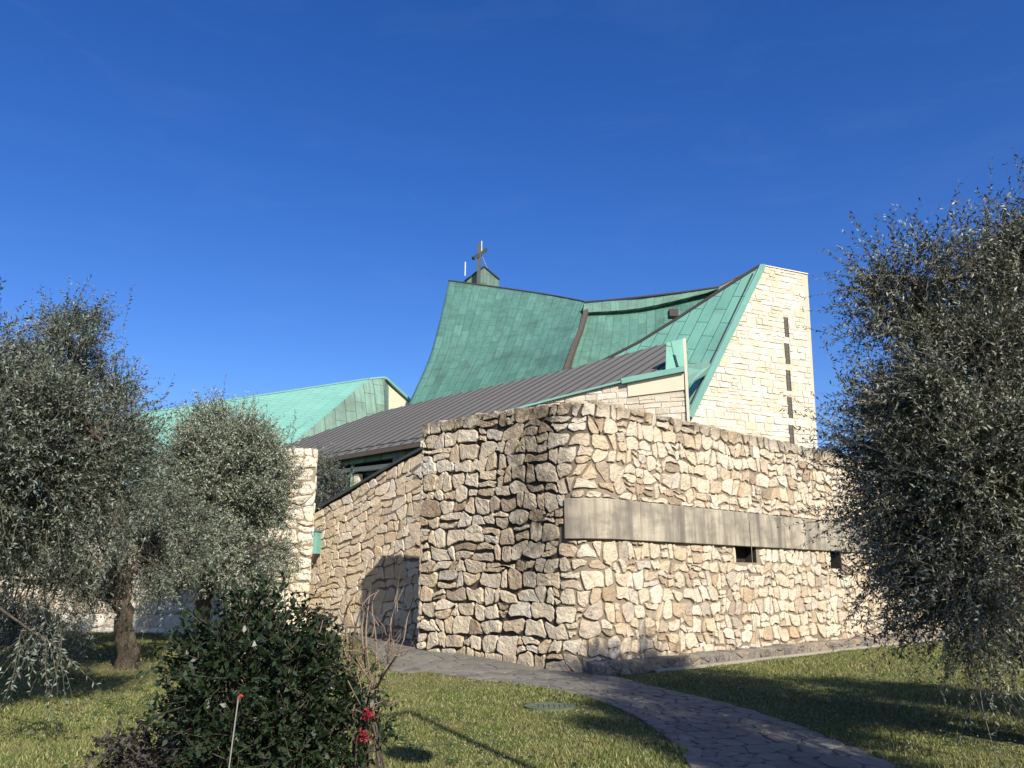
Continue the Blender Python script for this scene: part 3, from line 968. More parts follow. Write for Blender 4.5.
# tower: plan direction and plane
TD = Vector((0.907, 0.421, 0)).normalized(); TN = Vector((TD.y, -TD.x, 0))
TA = P(761, 266, 38)
tp_ = [hit(x, y, TA, TN) for x, y in ((688, 418), (761.5, 266), (807.5, 275), (818.5, 462))]
base_l = Vector((tp_[0].x, tp_[0].y, 0)); base_r = Vector((tp_[3].x, tp_[3].y, 0))
tower = MB()
poly = [base_l, tp_[0], tp_[1], tp_[2], tp_[3], base_r]
tower.prism(poly, -TN * 3.2, 1)
# coursed stones clipped to the leaning outline
o3 = Vector((base_l.x, base_l.y, 0))
loc = [((p - o3).dot(TD), p.z) for p in poly]
tmap = lambda u, v, d: o3 + TD * u + Vector((0, 0, v)) + TN * d
sl = []
for (x, ya, yb) in ((786, 317, 337), (787, 343.5, 364), (788.3, 370, 391), (789.8, 397, 418), (791.3, 425, 446)):
    a = hit(x - 2.6, ya, TA, TN); b = hit(x + 2.6, yb, TA, TN)
    sl.append(((a - o3).dot(TD), (b - o3).dot(TD), b.z, a.z))
Wt = max(p[0] for p in loc); Ht = max(p[1] for p in loc)
tc = []
cyc = [(loc[i], loc[(i + 1) % 6]) for i in range(6)]
for c in stone_courses(Wt, Ht, 0.50, 0.27, 0.026, sl, 41, 0.018):
    if max(p[1] for p in c) < 4: continue
    for (a, b) in cyc:
        nx, ny = -(b[1] - a[1]), (b[0] - a[0])
        L = math.hypot(nx, ny)
        if L < 1e-6: continue
        nx, ny = nx / L, ny / L
        if len(c) >= 3: c = clip(c, nx, ny, nx * a[0] + ny * a[1] - 0.004)
    if len(c) >= 3 and max(p[1] for p in c) - min(p[1] for p in c) > 0.05: tc.append(c)
add_stones(tower, tc, tmap, 0.010, 0.040, 0.004, 0.04, 0, 42, None, 0.003, rnd=(.04, .09))
tw = tower.build('tower', [M['ashlar'], M['mortar_pale']], church, False, 'dirt')
for (a, b, c, d) in sl:
    mb = MB()
    mb.box(tmap((a + b) / 2, (c + d) / 2, 0.006), TD, TN, (0, 0, 1), b - a, 0.03, d - c)
    for s_ in (a, b):
        mb.box(tmap(s_, (c + d) / 2, 0.02), TD, TN, (0, 0, 1), 0.04, 0.05, d - c)
    for k in range(1, 5):
        mb.box(tmap((a + b) / 2, c + (d - c) * k / 5, 0.02), TD, TN, (0, 0, 1), b - a, 0.04, 0.03)
    mb.build('slot_window', M['slot'], tw)
mb = MB(); mb.bar(tp_[1] - TN * 1.6 + Vector((0, 0, .05)), tp_[2] - TN * 1.6 + Vector((0, 0, .05)), 3.3, 0.05)
mb.build('parapet_cap', M['plaster'], church)

# sunlit green slope leaning on the tower
dpl = [P(560, 383, 41.2), P(604, 361, 40.9), P(640, 343, 40.6), P(720, 292, 39.3), tp_[1] + TN * 0.15, tp_[0] + TN * 0.15, P(640, 410, 38.2)]
nrm = (dpl[4] - dpl[5]).cross(dpl[0] - dpl[5]).normalized()
if nrm.y > 0: nrm = -nrm
dpl = [p - nrm * ((p - dpl[5]).dot(nrm)) for p in dpl]
# keep the outline where the slope is seen: slide points along the sight lines onto its plane
pp = [(558, 384), (604, 360.5), (640, 341.5), (720, 290.5), (760.5, 265.5), (688, 418), (600, 420)]
dpl = [hit(x, y, dpl[5], nrm) for x, y in pp]
mb = MB()
mb.prism(dpl, -nrm * 0.3, 0, None, dpl[4] - dpl[5])
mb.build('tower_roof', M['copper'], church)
mb = MB()
rp = [hit(x, y, dpl[5], nrm) for x, y in ((556, 385), (600, 362.5), (640, 341.8), (680, 317), (720, 290.8), (760, 265.6))]
for a, b in zip(rp, rp[1:]): mb.bar(a - nrm * 0.08, b - nrm * 0.08, 0.18, 0.24, nrm)
mb.build('ridge_edge', M['ridge'], church)
mb = MB()
e0, e1 = tp_[0] + TN * 0.12, tp_[1] + TN * 0.12
inn = hit(755, 270, dpl[5], nrm)
mb.bar(e0, e1, 0.24, 0.16, nrm)
mb.build('edge_trim', M['copper_trim'], church)
mb = MB()
sh = (dpl[0] - dpl[5]).normalized() * 0.42
q0 = hit(691, 404, dpl[5], nrm); q1 = hit(753, 274, dpl[5], nrm)
mb.bar(q0 + nrm * .02, q1 + nrm * .02, 0.05, 0.06, nrm)
mb.build('seam_line', M['ridge'], church)

# grey aisle roof with standing seams
V1, E2, RU = P(473, 421, 32.0), P(663.5, 371.5, 29.5), P(563, 370.5, 37.0)
rn = (E2 - V1).cross(RU - V1).normalized()
E1 = hit(422, 441, V1, rn)
def rp3(x, y): return hit(x, y, E1, rn)
lowr = [rp3(306, 461.5), rp3(365, 451), E1, rp3(473, 421), rp3(560, 398), rp3(667, 370.8)]
uppr = [rp3(283, 446), rp3(335, 427.5), rp3(381, 411.5), rp3(440, 397.5), rp3(563, 370.5), rp3(668.5, 342.6)]
outline = lowr + uppr[::-1]
sdir = (Vector((0, 0, 1)) - rn * rn.z).normalized(); edir = rn.cross(sdir).normalized()
if edir.dot(E2 - E1) < 0: edir = -edir
rup = rn if rn.z > 0 else -rn
mb = MB()
mb.prism(outline, -rup * 0.22, 0, None, sdir)
o2 = [((p - E1).dot(edir), (p - E1).dot(sdir)) for p in outline]
e = min(p[0] for p in o2) + 0.2
while e < max(p[0] for p in o2):
    xs = []
    for (a, b), (c, d) in zip(o2, o2[1:] + o2[:1]):
        if (a > e) != (c > e): xs.append(b + (d - b) * (e - a) / (c - a))
    xs.sort()
    for lo, hi in zip(xs[::2], xs[1::2]):
        if hi - lo > 0.3: mb.bar(E1 + edir * e + sdir * (lo + .02) + rup * .015, E1 + edir * e + sdir * (hi - .12) + rup * .015, 0.045, 0.05, rup, 1)
    e += 0.62
for k in range(2):                            # lap near the eave
    p, q_ = (lowr[k] + sdir * 0.55 + rup * .01), (lowr[k + 1] + sdir * 0.55 + rup * .01)
    mb.bar(p, q_, 0.05, 0.05, rup, 1)
mb.build('aisle_roof', [M['grey_roof'], M['seam']], church)

# pale stone wall under the right verge of the aisle roof, closed at the right by a thin upright slab
fo = Vector((rup.x, rup.y, 0)).normalized() * -0.0
hd = Vector((E2.x - lowr[3].x, E2.y - lowr[3].y, 0)).normalized(); ho = Vector((hd.y, -hd.x, 0))
fl = [lowr[2], lowr[3], lowr[4], E2, E2 + hd * 0.78]
fw = Course([Vector(((p + ho * 0.12).x, (p + ho * 0.12).y)) for p in fl], None, 1)
ft = [p.z - 0.03 for p in fl]
def ftop(u): return float(np.interp(u, fw.c, ft))
mb = MB()
fcells = []
for c in stone_courses(fw.L, 9.5, 0.55, 0.27, 0.022, (), 51, 0.01):
    cu_ = sum(p[0] for p in c) / len(c)
    if max(p[1] for p in c) < 4.5: continue
    sl_ = (ftop(cu_ + .3) - ftop(cu_ - .3)) / .6; L_ = math.hypot(sl_, 1)
    c = clip(c, -sl_ / L_, 1 / L_, (ftop(cu_) - sl_ * cu_ - 0.03) / L_)
    if len(c) >= 3 and max(p[1] for p in c) - min(p[1] for p in c) > .06 and not (cu_ > fw.L - 2.2 and max(p[1] for p in c) > ftop(cu_) - 0.72): fcells.append(c)
add_stones(mb, fcells, fw, 0.010, 0.028, 0.002, 0.02, 0, 52, None, 0.003, rnd=(.04, .09))
fus = [fw.L * k / 40 for k in range(41)]
n = len(fus)
vs = [fw(u, z, d) for d, zz in ((0, 0), (0, 1), (-.3, 1), (-.3, 0)) for u in fus for z in [ftop(u) if zz else 0.0]]
fs = [(j * n + i, j * n + i + 1, ((j + 1) % 4) * n + i + 1, ((j + 1) % 4) * n + i) for j in range(4) for i in range(n - 1)]
mb.add(vs, fs, 1)
mb.build('aisle_wall', [M['ashlar'], M['mortar_pale']], church, False, 'dirt')
mb = MB()
u0_ = fw.L - 2.1
pz = [fw(u0_, ftop(u0_) - .62, .05), fw(fw.L - .02, ftop(fw.L) - .75, .05), fw(fw.L - .02, ftop(fw.L) - .06, .05), fw(u0_, ftop(u0_) - .06, .05)]
mb.prism(pz, -ho * 0.2)
mb.build('cream_panel', M['plaster'], church)
mb = MB()
fv = [p + ho * 0.2 + Vector((0, 0, .13)) for p in (lowr[3], lowr[4], E2)]
for a, b in zip(fv, fv[1:]): mb.bar(a - Vector((0, 0, .16)), b - Vector((0, 0, .16)), 0.12, 0.07)
a, b = fw(fw.L - 2.3, ftop(fw.L - 2.3), .1), fw(fw.L, ftop(fw.L), .1)
mb.bar(a, b, 0.16, 0.2)
mb.build('verge_trim', M['copper_trim'], church)
mb = MB()
pn = Vector((0.25, -1, 0.35)).normalized(); pc0 = E2 + hd * 0.3
pa = [hit(x, y, pc0, pn) for x, y in ((666.5, 342.6), (683.5, 338.5), (684, 374), (665.5, 374))]
mb.prism(pa, (0.35, 0.9, 0), 0, None, (0, 0, 1))
mb.build('verge_panel', M['copper'], church)
mb = MB()
a = fw(fw.L + .06, 0, .06); a.z = hit(685, 338.5, a, Vector((0, -1, 0))).z; b = Vector((a.x, a.y, 3.0))
mb.bar(a, b, 0.08, 0.09, (hd.x, hd.y, 0))
mb.build('end_slab', M['plaster'], church)
# small folded flashing between slab and tower
mb = MB()
dd = [P(686.5, 367.5, 30.5), P(709, 359, 35.6), P(705.5, 367.5, 35.4), P(687, 376.5, 30.3)]
mb.prism(dd, (0.25, 0.8, -0.1), 0, None, (0, 0, 1))
mb.build('flashing', M['copper_trim'], church)

# clerestory under the left eave
ea, eb = lowr[2] + Vector((0.35, 0.45, 0)), lowr[0] + Vector((0.35, 0.45, 0))
cd = Vector((eb.x - ea.x, eb.y - ea.y, 0)); CL = cd.length; cd.normalize(); cn = Vector((-cd.y, cd.x, 0))
if cn.y > 0: cn = -cn
def cz(x, y, d=0.0):
    p = hit(x, y, ea + cn * d, cn); return (p - Vector((ea.x, ea.y, 0))).dot(cd), p.z
def cbox(mb, x0, x1, y0, y1, d, th, mat=0):
    """upright block on the clerestory front between two picture columns"""
    u0, z1 = cz(x1, y0, d); u1, z0 = cz(x0, y1, d)
    c = Vector((ea.x, ea.y, 0)) + cd * ((u0 + u1) / 2) + cn * (d - th / 2) + Vector((0, 0, (z0 + z1) / 2))
    mb.box(c, cd, cn, (0, 0, 1), abs(u1 - u0), th, abs(z1 - z0), mat)
mb = MB(); c = Vector((ea.x, ea.y, 0)) + cd * (CL / 2 - 0.2)
zt = min(ea.z, eb.z)
mb.box(c + cd * 4.0 + Vector((0, 0, (zt - .3) / 2)) + Vector((0, 0, .25)) - cn * 0.35, cd, cn, (0, 0, 1), CL + 8.4, 0.3, zt + .2)
gl = mb.build('clerestory_window', M['glass'], church)
mb = MB(); mb.bar(ea + cn * .04 - Vector((0, 0, .12)) - cd * .3, eb + cn * .04 - Vector((0, 0, .12)) + cd * 3, 0.35, 0.55)
mb.build('eave_fascia', M['copper_panel'], church)
mb = MB(); cbox(mb, 300, 392, 467.5, 473.5, 0.12, 0.25); mb.build('transom', M['plaster'], gl)
mb = MB(); cbox(mb, 352, 358.5, 473.8, 520, 0.10, 0.25); mb.build('post', M['plaster'], gl)
mb = MB(); cbox(mb, 348.5, 351.6, 455, 520, 0.22, 0.2); mb.build('mullion', M['copper_panel'], gl)
mb = MB(); cbox(mb, 392, 405, 442, 480, 0.30, 0.5); cbox(mb, 407, 424, 442, 480, 0.16, 0.4)
mb.build('concrete_panel', M['concrete_panel'], church)
mb = MB(); q_ = cz(400, 441, 0.4)
mb.bar(rp3(300, 462.4) - rup * .12, rp3(424, 441.2) - rup * .12, 0.14, 0.14); mb.build('gutter', M['gutter'], church)

# lantern, cross and rods on the ridge
mb = MB()
lt = [P(461, 285, 54.2), P(484, 267.5, 53.6), P(499, 280, 55.2), P(478, 287, 57)]
lb = [Vector((p.x, p.y, P(461, 296, 54).z)) for p in lt]
mb.add(lt + lb, [(0, 1, 2, 3), (0, 4, 5, 1), (1, 5, 6, 2), (2, 6, 7, 3), (3, 7, 4, 0), (7, 6, 5, 4)], 0,
       [(p.x * 1.2 + p.y, p.z) for p in lt + lb])
mb.build('lantern', M['copper_panel'], church)
mb = MB()
for a, b in ((0, 1), (1, 2)): mb.bar(lt[a] + Vector((0, 0, .05)), lt[b] + Vector((0, 0, .05)), 0.14, 0.1)
mb.build('lantern_capping', M['ridge'], church)
mb = MB()
mb.bar(P(478.5, 288, 53.1), P(479.5, 243.5, 53.1), 0.24, 0.24, (0, 1, 0))
mb.bar(P(473.2, 258.5, 52.6), P(486.5, 249.8, 53.7), 0.2, 0.22)
mb.build('cross', M['bronze'], church)
mb = MB()
mb.tube([P(465, 276, 53.6), P(465.3, 262, 53.6)], 0.05, 6)
mb.build('antenna_rod', M['steel'], church)
mb = MB(); mb.tube([P(481.5, 256, 53.3), P(481.7, 241, 53.3)], 0.04, 6); mb.build('antenna_rod', M['steel'], church)
mb = MB(); mb.tube([P(481, 254.5, 53.3), P(487.5, 269, 54.3)], 0.03, 6); mb.build('brace', M['steel'], church)

# ---- lower hall to the left
hall = empty('church_hall', (-14, 60, 0), 'low hall with light green copper roof and stained copper gable left of the church', 'hall')
h1 = [P(60, 425, 63), P(176, 408.5, 60.5), P(369, 379.2, 57.0), P(288, 447, 50.5), P(270, 470, 49.5), P(60, 500, 54)]
mb = MB(); mb.prism(h1[:4] + [h1[4], h1[5]], (0.3, 0.9, -0.15), 0, None, h1[2] - h1[3])
mb.build('roof', M['copper_fine'], hall)
h2 = [P(369, 379, 57.0), P(384.5, 377.6, 57.6), P(384, 412, 56.0), P(330, 455, 52), P(287, 448, 50.4)]
mb = MB(); mb.prism(h2, (0.2, 0.8, -0.1), 0, None, (0, 0, 1))
mb.build('gable_panel', M['copper_panel'], hall)
mb = MB(); mb.prism([P(384.8, 382, 57.7), P(411, 403.5, 60.5), P(411, 425, 60.5), P(384.5, 425, 57.7)], (-0.4, 1.0, 0), 0, None, (0, 0, 1))
mb.build('gable_wall', M['plaster'], hall)
mb = MB(); mb.bar(P(384.8, 378.2, 57.6), P(411.5, 402.8, 60.5), 0.35, 0.18); mb.build('gable_trim', M['copper_trim'], hall)
mb = MB()
for a, b in ((P(176, 408.2, 60.5), P(369, 378.8, 57)), (P(369, 378.8, 57), P(384.5, 377.3, 57.6)), (P(60, 425, 63), P(176, 408.2, 60.5))):
    mb.bar(a, b, 0.16, 0.1)
mb.build('ridge_capping', M['copper_trim'], hall)
mb = MB(); mb.prism([Vector((h1[4].x, h1[4].y + .6, 0)), Vector((h1[5].x, h1[5].y + .6, 0)), Vector((h1[5].x, h1[5].y + .6, h1[5].z)), Vector((h1[4].x, h1[4].y + .6, h1[4].z))], (0, 4, 0))
mb.build('wall', M['plaster'], hall)

# ------------------------------------------------------------------ ground, path
ground = MB()
gxs = [-900, -200, -60] + list(np.arange(-24, 14.1, 0.4)) + [60, 200, 900]
gys = [-300, -60, -10] + list(np.arange(2, 36.1, 0.4)) + [60, 200, 1500]
ground.add([(x, y, float(gz(x, y))) for y in gys for x in gxs], [(j * len(gxs) + i, j * len(gxs) + i + 1, (j + 1) * len(gxs) + i + 1, (j + 1) * len(gxs) + i) for j in range(len(gys) - 1) for i in range(len(gxs) - 1)])
tag(ground.build('lawn', M['lawn']), kind='structure')

Lp = [GT(322, 619), GT(345, 630), GT(370, 650), GT(392, 667), GT(430, 673.5), GT(480, 681), GT(560, 692), GT(620, 710), GT(665, 738), GT(690, 768), Vector((1.45, 6, 0)), Vector((1.2, 3, 0)), Vector((0.6, -3, 0))]
Rp = [GT(372, 634), GT(392, 641), GT(418, 649), GT(455, 655), GT(500, 660), GT(560, 668), GT(660, 689), GT(735, 707), GT(812, 732), GT(897, 768), Vector((3.4, 6, 0)), Vector((3.2, 3, 0)), Vector((2.6, -3, 0))]
Rp[2:6] = [Vector((p.x, p.y, 0)) for p in (front(0.0, 0, 0.0), front(1.2, 0, 0.0), front(2.6, 0, 0.0), front(4.2, 0, 0.02))]
Rp[0] = Rp[2] + Vector((-1.2, 3.6, 0)); Rp[1] = Rp[2] + Vector((-0.2, 1.8, 0))
Lc, Rc = catmull([np.array(p) for p in Lp], 120), catmull([np.array(p) for p in Rp], 120)
mid = [(a + b) / 2 for a, b in zip(Lc, Rc)]
pl_ = np.concatenate([[0], np.cumsum([np.linalg.norm(b - a) for a, b in zip(mid, mid[1:])])])
PW = 2.2
LcA, RcA = np.array(Lc), np.array(Rc)
def pathmap(u, v, d):
    a = [np.interp(u, pl_, LcA[:, k]) for k in (0, 1)]; b = [np.interp(u, pl_, RcA[:, k]) for k in (0, 1)]
    t = v / PW
    x_, y_ = a[0] + (b[0] - a[0]) * t, a[1] + (b[1] - a[1]) * t
    return Vector((x_, y_, 0.014 + d + float(gz(x_, y_))))
mb = MB()
for i in range(120):
    a, b, c, d = Lc[i], Rc[i], Rc[i + 1], Lc[i + 1]
    for k in range(4):
        q4 = [a + (b - a) * k / 4, a + (b - a) * (k + 1) / 4, d + (c - d) * (k + 1) / 4, d + (c - d) * k / 4]
        mb.add([(p[0], p[1], 0.010 + float(gz(p[0], p[1]))) for p in q4], [(0, 1, 2, 3)], 1)
flags = stone_cells(pl_[-1], PW, 0.38, 0.30, 0.013, jit=0.3, seed=61, big=0.2, wvar=0.6)
add_stones(mb, flags, pathmap, 0.004, 0.011, 0.001, 0.004, 0, 62, None, 0.012, -0.004)
tag(mb.build('path', [M['slate'], M['joint']], None, False), kind='structure')

# iron inspection cover in the grass
cv = G(550, 707.5)
mb = MB()
ring = [(0.34 * math.cos(a), 0.34 * math.sin(a)) for a in np.linspace(0, 2 * math.pi, 25)[:-1]]
vs = [(cv.x + a, cv.y + b, 0.0) for a, b in ring] + [(cv.x + a, cv.y + b, 0.024) for a, b in ring] + [(cv.x + a * .82, cv.y + b * .82, 0.024) for a, b in ring] + [(cv.x + a * .8, cv.y + b * .8, 0.018) for a, b in ring]
fs = [(r_ * 24 + i, r_ * 24 + (i + 1) % 24, (r_ + 1) * 24 + (i + 1) % 24, (r_ + 1) * 24 + i) for r_ in range(3) for i in range(24)] + [tuple(72 + i for i in range(24))]
mb.add(vs, fs)
for k in range(-3, 4): mb.box((cv.x + k * .07, cv.y, 0.02), (1, 0, 0), (0, 1, 0), (0, 0, 1), 0.025, 0.36, 0.014)
tag(mb.build('inspection_cover', M['cover']), 'round greenish iron inspection cover set in the lawn beside the path', 'cover')

# grass blades (uncountable)
def in_poly(x, y, poly):
    c = np.zeros(len(x), bool)
    n = len(poly)
    for i in range(n):
        x0, y0 = poly[i]; x1, y1 = poly[(i + 1) % n]
        if y0 == y1: continue
        k = ((y0 > y) != (y1 > y)) & (x < (x1 - x0) * (y - y0) / (y1 - y0) + x0)
        c ^= k
    return c
path_poly = [(p[0], p[1]) for p in Lc] + [(p[0], p[1]) for p in Rc[::-1]]
bx, by, bs = [], [], []
for (y0, y1, dens, sc) in ((6.8, 10.5, 2300, 1.0), (10.5, 15, 1300, 1.15), (15, 22, 600, 1.5), (22, 33, 220, 2.0)):
    xw = 0.66 * y1 + 1.2
    n = int(dens * (y1 - y0) * 2 * xw)
    x = rng.uniform(-xw, xw, n); y = rng.uniform(y0, y1, n)
    keep = np.abs(x) < 0.66 * y + 1.0
    keep &= ~in_poly(x, y, path_poly)
    rd = (x - K.x) * 0.683 + (y - K.y) * -0.73
    ld = (x - K.x) * DL.y * -1 + (y - K.y) * DL.x
    ok = (rd > 0.52) | ((ld > 0.05) & (x < K.x))
    keep &= ok
    keep &= ~((y > 18.2) & (x > -2.4) & (x < 2))
    keep &= ~(((x - B0.x) * -dB.y + (y - B0.y) * dB.x < 0.05) & (y > 18) & (x < 1))
    keep &= ~((x - cv.x) ** 2 + (y - cv.y) ** 2 < 0.16)
    keep &= ~((y > 23.2) & (x > -8))
    bare = ((x + 6.8) ** 2 + (y - 15.6) ** 2 < 1.2) & (rng.random(n) < 0.75)
    keep &= ~bare
    bx.append(x[keep]); by.append(y[keep]); bs.append(np.full(keep.sum(), sc))
ne = 9000                                        # ragged tufts along both edges of the path
ei = rng.integers(8, 119, ne); ef = rng.random(ne)[:, None]; sd0 = rng.random(ne) < 0.55
EA = np.where(sd0[:, None], LcA[ei] * (1 - ef) + LcA[ei + 1] * ef, RcA[ei] * (1 - ef) + RcA[ei + 1] * ef)
wob_ = rng.normal(0, .045, (ne, 2))
ex, ey = EA[:, 0] + wob_[:, 0], EA[:, 1] + wob_[:, 1]
ek = (ey < 17) & (np.sin(ex * 9 + ey * 5) + rng.normal(0, .6, ne) > 0.1) & ~((~sd0) & (ey > 14.2))
bx.append(ex[ek]); by.append(ey[ek]); bs.append(np.full(ek.sum(), 1.7))
x, y, sc = np.concatenate(bx), np.concatenate(by), np.concatenate(bs)
n = len(x)
th = rng.uniform(0, 2 * math.pi, n)
patchy = 0.8 + 0.25 * np.sin(x * 4.1 + 2 * np.sin(y * 2.7)) * np.sin(y * 3.3 + x) + 0.4 * np.sin(x * 1.7 + 1.3 * np.sin(y * 1.1)) * np.cos(y * 1.4 + x * .6)
hgt = rng.uniform(0.022, 0.048, n) * np.sqrt(sc) * patchy
wid = rng.uniform(0.004, 0.008, n) * sc
lean = rng.uniform(0.2, 1.1, n) * hgt
la = rng.uniform(0, 2 * math.pi, n)
V = np.zeros((n, 3, 3))
gh = gz(x, y)
V[:, 0] = np.stack([x - wid * np.cos(th), y - wid * np.sin(th), gh - 0.002], 1)
V[:, 1] = np.stack([x + wid * np.cos(th), y + wid * np.sin(th), gh - 0.002], 1)
V[:, 2] = np.stack([x + lean * np.cos(la), y + lean * np.sin(la), gh + hgt], 1)
g_ = mesh_np('grass', V.reshape(-1, 3), np.arange(n * 3).reshape(-1, 3), M['grass'])
tag(g_, 'short dry green grass covering the lawn', 'grass', kind='stuff')
# broad-leaved weeds and clover in the turf
nw = 900
wx, wy = rng.uniform(-8, 8, nw), rng.uniform(7, 15.5, nw) ** 1.0
kw = ~in_poly(wx, wy, path_poly) & (((wx - K.x) * 0.683 + (wy - K.y) * -0.73 > .6) | ((wx < K.x - .5) & (wy < 15.2))) & (np.sin(wx * 1.9 + wy) + rng.normal(0, .5, nw) > .2)
wx, wy = wx[kw], wy[kw]; nw = len(wx)
NLF = 9
wa = rng.uniform(0, 6.28, (nw, NLF)); wl = rng.uniform(.025, .065, (nw, NLF)); wr = rng.uniform(0, .05, (nw, NLF)); wz = gz(wx, wy)[:, None] + rng.uniform(.02, .055, (nw, NLF))
bx_ = wx[:, None] + np.cos(wa) * wr; by_ = wy[:, None] + np.sin(wa) * wr
ca, sa = np.cos(wa) * wl, np.sin(wa) * wl
WV = np.stack([np.stack([bx_, by_, wz - .012], -1), np.stack([bx_ + ca * .5 - sa * .3, by_ + sa * .5 + ca * .3, wz], -1), np.stack([bx_ + ca, by_ + sa, wz - .006], -1), np.stack([bx_ + ca * .5 + sa * .3, by_ + sa * .5 - ca * .3, wz], -1)], 2).reshape(-1, 3)
tag(mesh_np('weeds', WV, np.arange(len(WV)).reshape(-1, 4), M['weed']), 'small broad leaved weeds growing through the lawn', 'weeds', kind='stuff')
# fallen olive leaves, thick under the crowns
nl = 2600
lx = np.concatenate([rng.normal(-6.6, 1.5, 900), rng.normal(4.5, 2.6, 700), rng.uniform(-6, 7, 1000)])
ly = np.concatenate([rng.normal(15.2, 1.6, 900), rng.normal(10.5, 1.8, 700), rng.uniform(7, 15, 1000)])
kl = ((lx - K.x) * 0.683 + (ly - K.y) * -0.73 > .4) | ((lx < K.x) & (ly < 17))
lx, ly = lx[kl], ly[kl]; nl = len(lx)
la_ = rng.uniform(0, 6.28, nl); ll_ = rng.uniform(.02, .045, nl); lz = gz(lx, ly) + rng.uniform(.018, .045, nl)
dx_, dy_ = np.cos(la_) * ll_, np.sin(la_) * ll_
LV = np.stack([np.stack([lx - dx_, ly - dy_, lz], 1), np.stack([lx - dy_ * .25, ly + dx_ * .25, lz + .006], 1), np.stack([lx + dx_, ly + dy_, lz + rng.uniform(-.008, .012, nl)], 1), np.stack([lx + dy_ * .25, ly - dx_ * .25, lz + .004], 1)], 1)
tag(mesh_np('fallen_leaves', LV.reshape(-1, 3), np.arange(nl * 4).reshape(-1, 4), M['dryleaf']), 'dry fallen leaves scattered over the lawn and path', 'leaves', kind='stuff')

# ------------------------------------------------------------------ trees and shrubs
def unit(a): return a / (np.linalg.norm(a, axis=-1, keepdims=True) + 1e-9)

def twigs_and_leaves(start, direc, length, nleaf, lsize, lw, droop, r, ang=(0.7, 1.15), up_bias=0.0):
    """curved shoots with leaves along them; returns leaf quads and shoot ribbons"""
    n = len(start)
    bend = np.stack([r.normal(0, .25, n), r.normal(0, .25, n), -droop + r.normal(0, .12, n)], 1)
    t = (np.arange(nleaf) + 0.5) / nleaf
    t = np.clip(t[None, :] + r.normal(0, .03, (n, nleaf)), 0.03, 1)
    L = length[:, None, None]
    pos = start[:, None] + direc[:, None] * L * t[..., None] + bend[:, None] * L * (t[..., None] ** 2) * 0.5
    tang = unit(direc[:, None] + bend[:, None] * t[..., None])
    rv = unit(r.normal(0, 1, (n, nleaf, 3)))
    s = unit(np.cross(tang, rv))
    a = r.uniform(*ang, (n, nleaf))[..., None]
    d = unit(tang * np.cos(a) + s * np.sin(a) + np.array([0, 0, up_bias]))
    wv = unit(np.cross(d, unit(r.normal(0, 1, (n, nleaf, 3)) + np.array([0, 0, 1.2]))))
    ls = (lsize * r.uniform(0.65, 1.2, (n, nleaf)))[..., None]
    curl = np.cross(wv, d) * ls * 0.10
    lwv = wv * ls * lw
    q = np.stack([pos, pos + d * ls * .45 - lwv + curl, pos + d * ls, pos + d * ls * .45 + lwv + curl], 2).reshape(-1, 3)
    # shoots as thin three sided rods
    tt = np.array([0, .35, .7, 1.0])
    c = start[:, None] + direc[:, None] * L * tt[None, :, None] + bend[:, None] * L * (tt[None, :, None] ** 2) * .5
    sd_ = unit(np.cross(direc, np.array([0.3, 0.5, 0.8])))
    s2 = unit(np.cross(direc, sd_))
    rr = np.array([.0045, .0035, .0025, .001])[None, :, None] * (lsize / 0.06)
    k = [sd_[:, None] * rr, (-0.5 * sd_ + .87 * s2)[:, None] * rr, (-0.5 * sd_ - .87 * s2)[:, None] * rr]
    V = np.stack([c + a_ for a_ in k], 2)             # n,4,3,3
    base = (np.arange(n) * 12)[:, None, None]
    F = []
    for i in range(3):
        for j in range(3):
            F.append([i * 3 + j, i * 3 + (j + 1) % 3, (i + 1) * 3 + (j + 1) % 3, (i + 1) * 3 + j])
    F = (np.array(F)[None] + base).reshape(-1, 4)
    return q, V.reshape(-1, 3), F

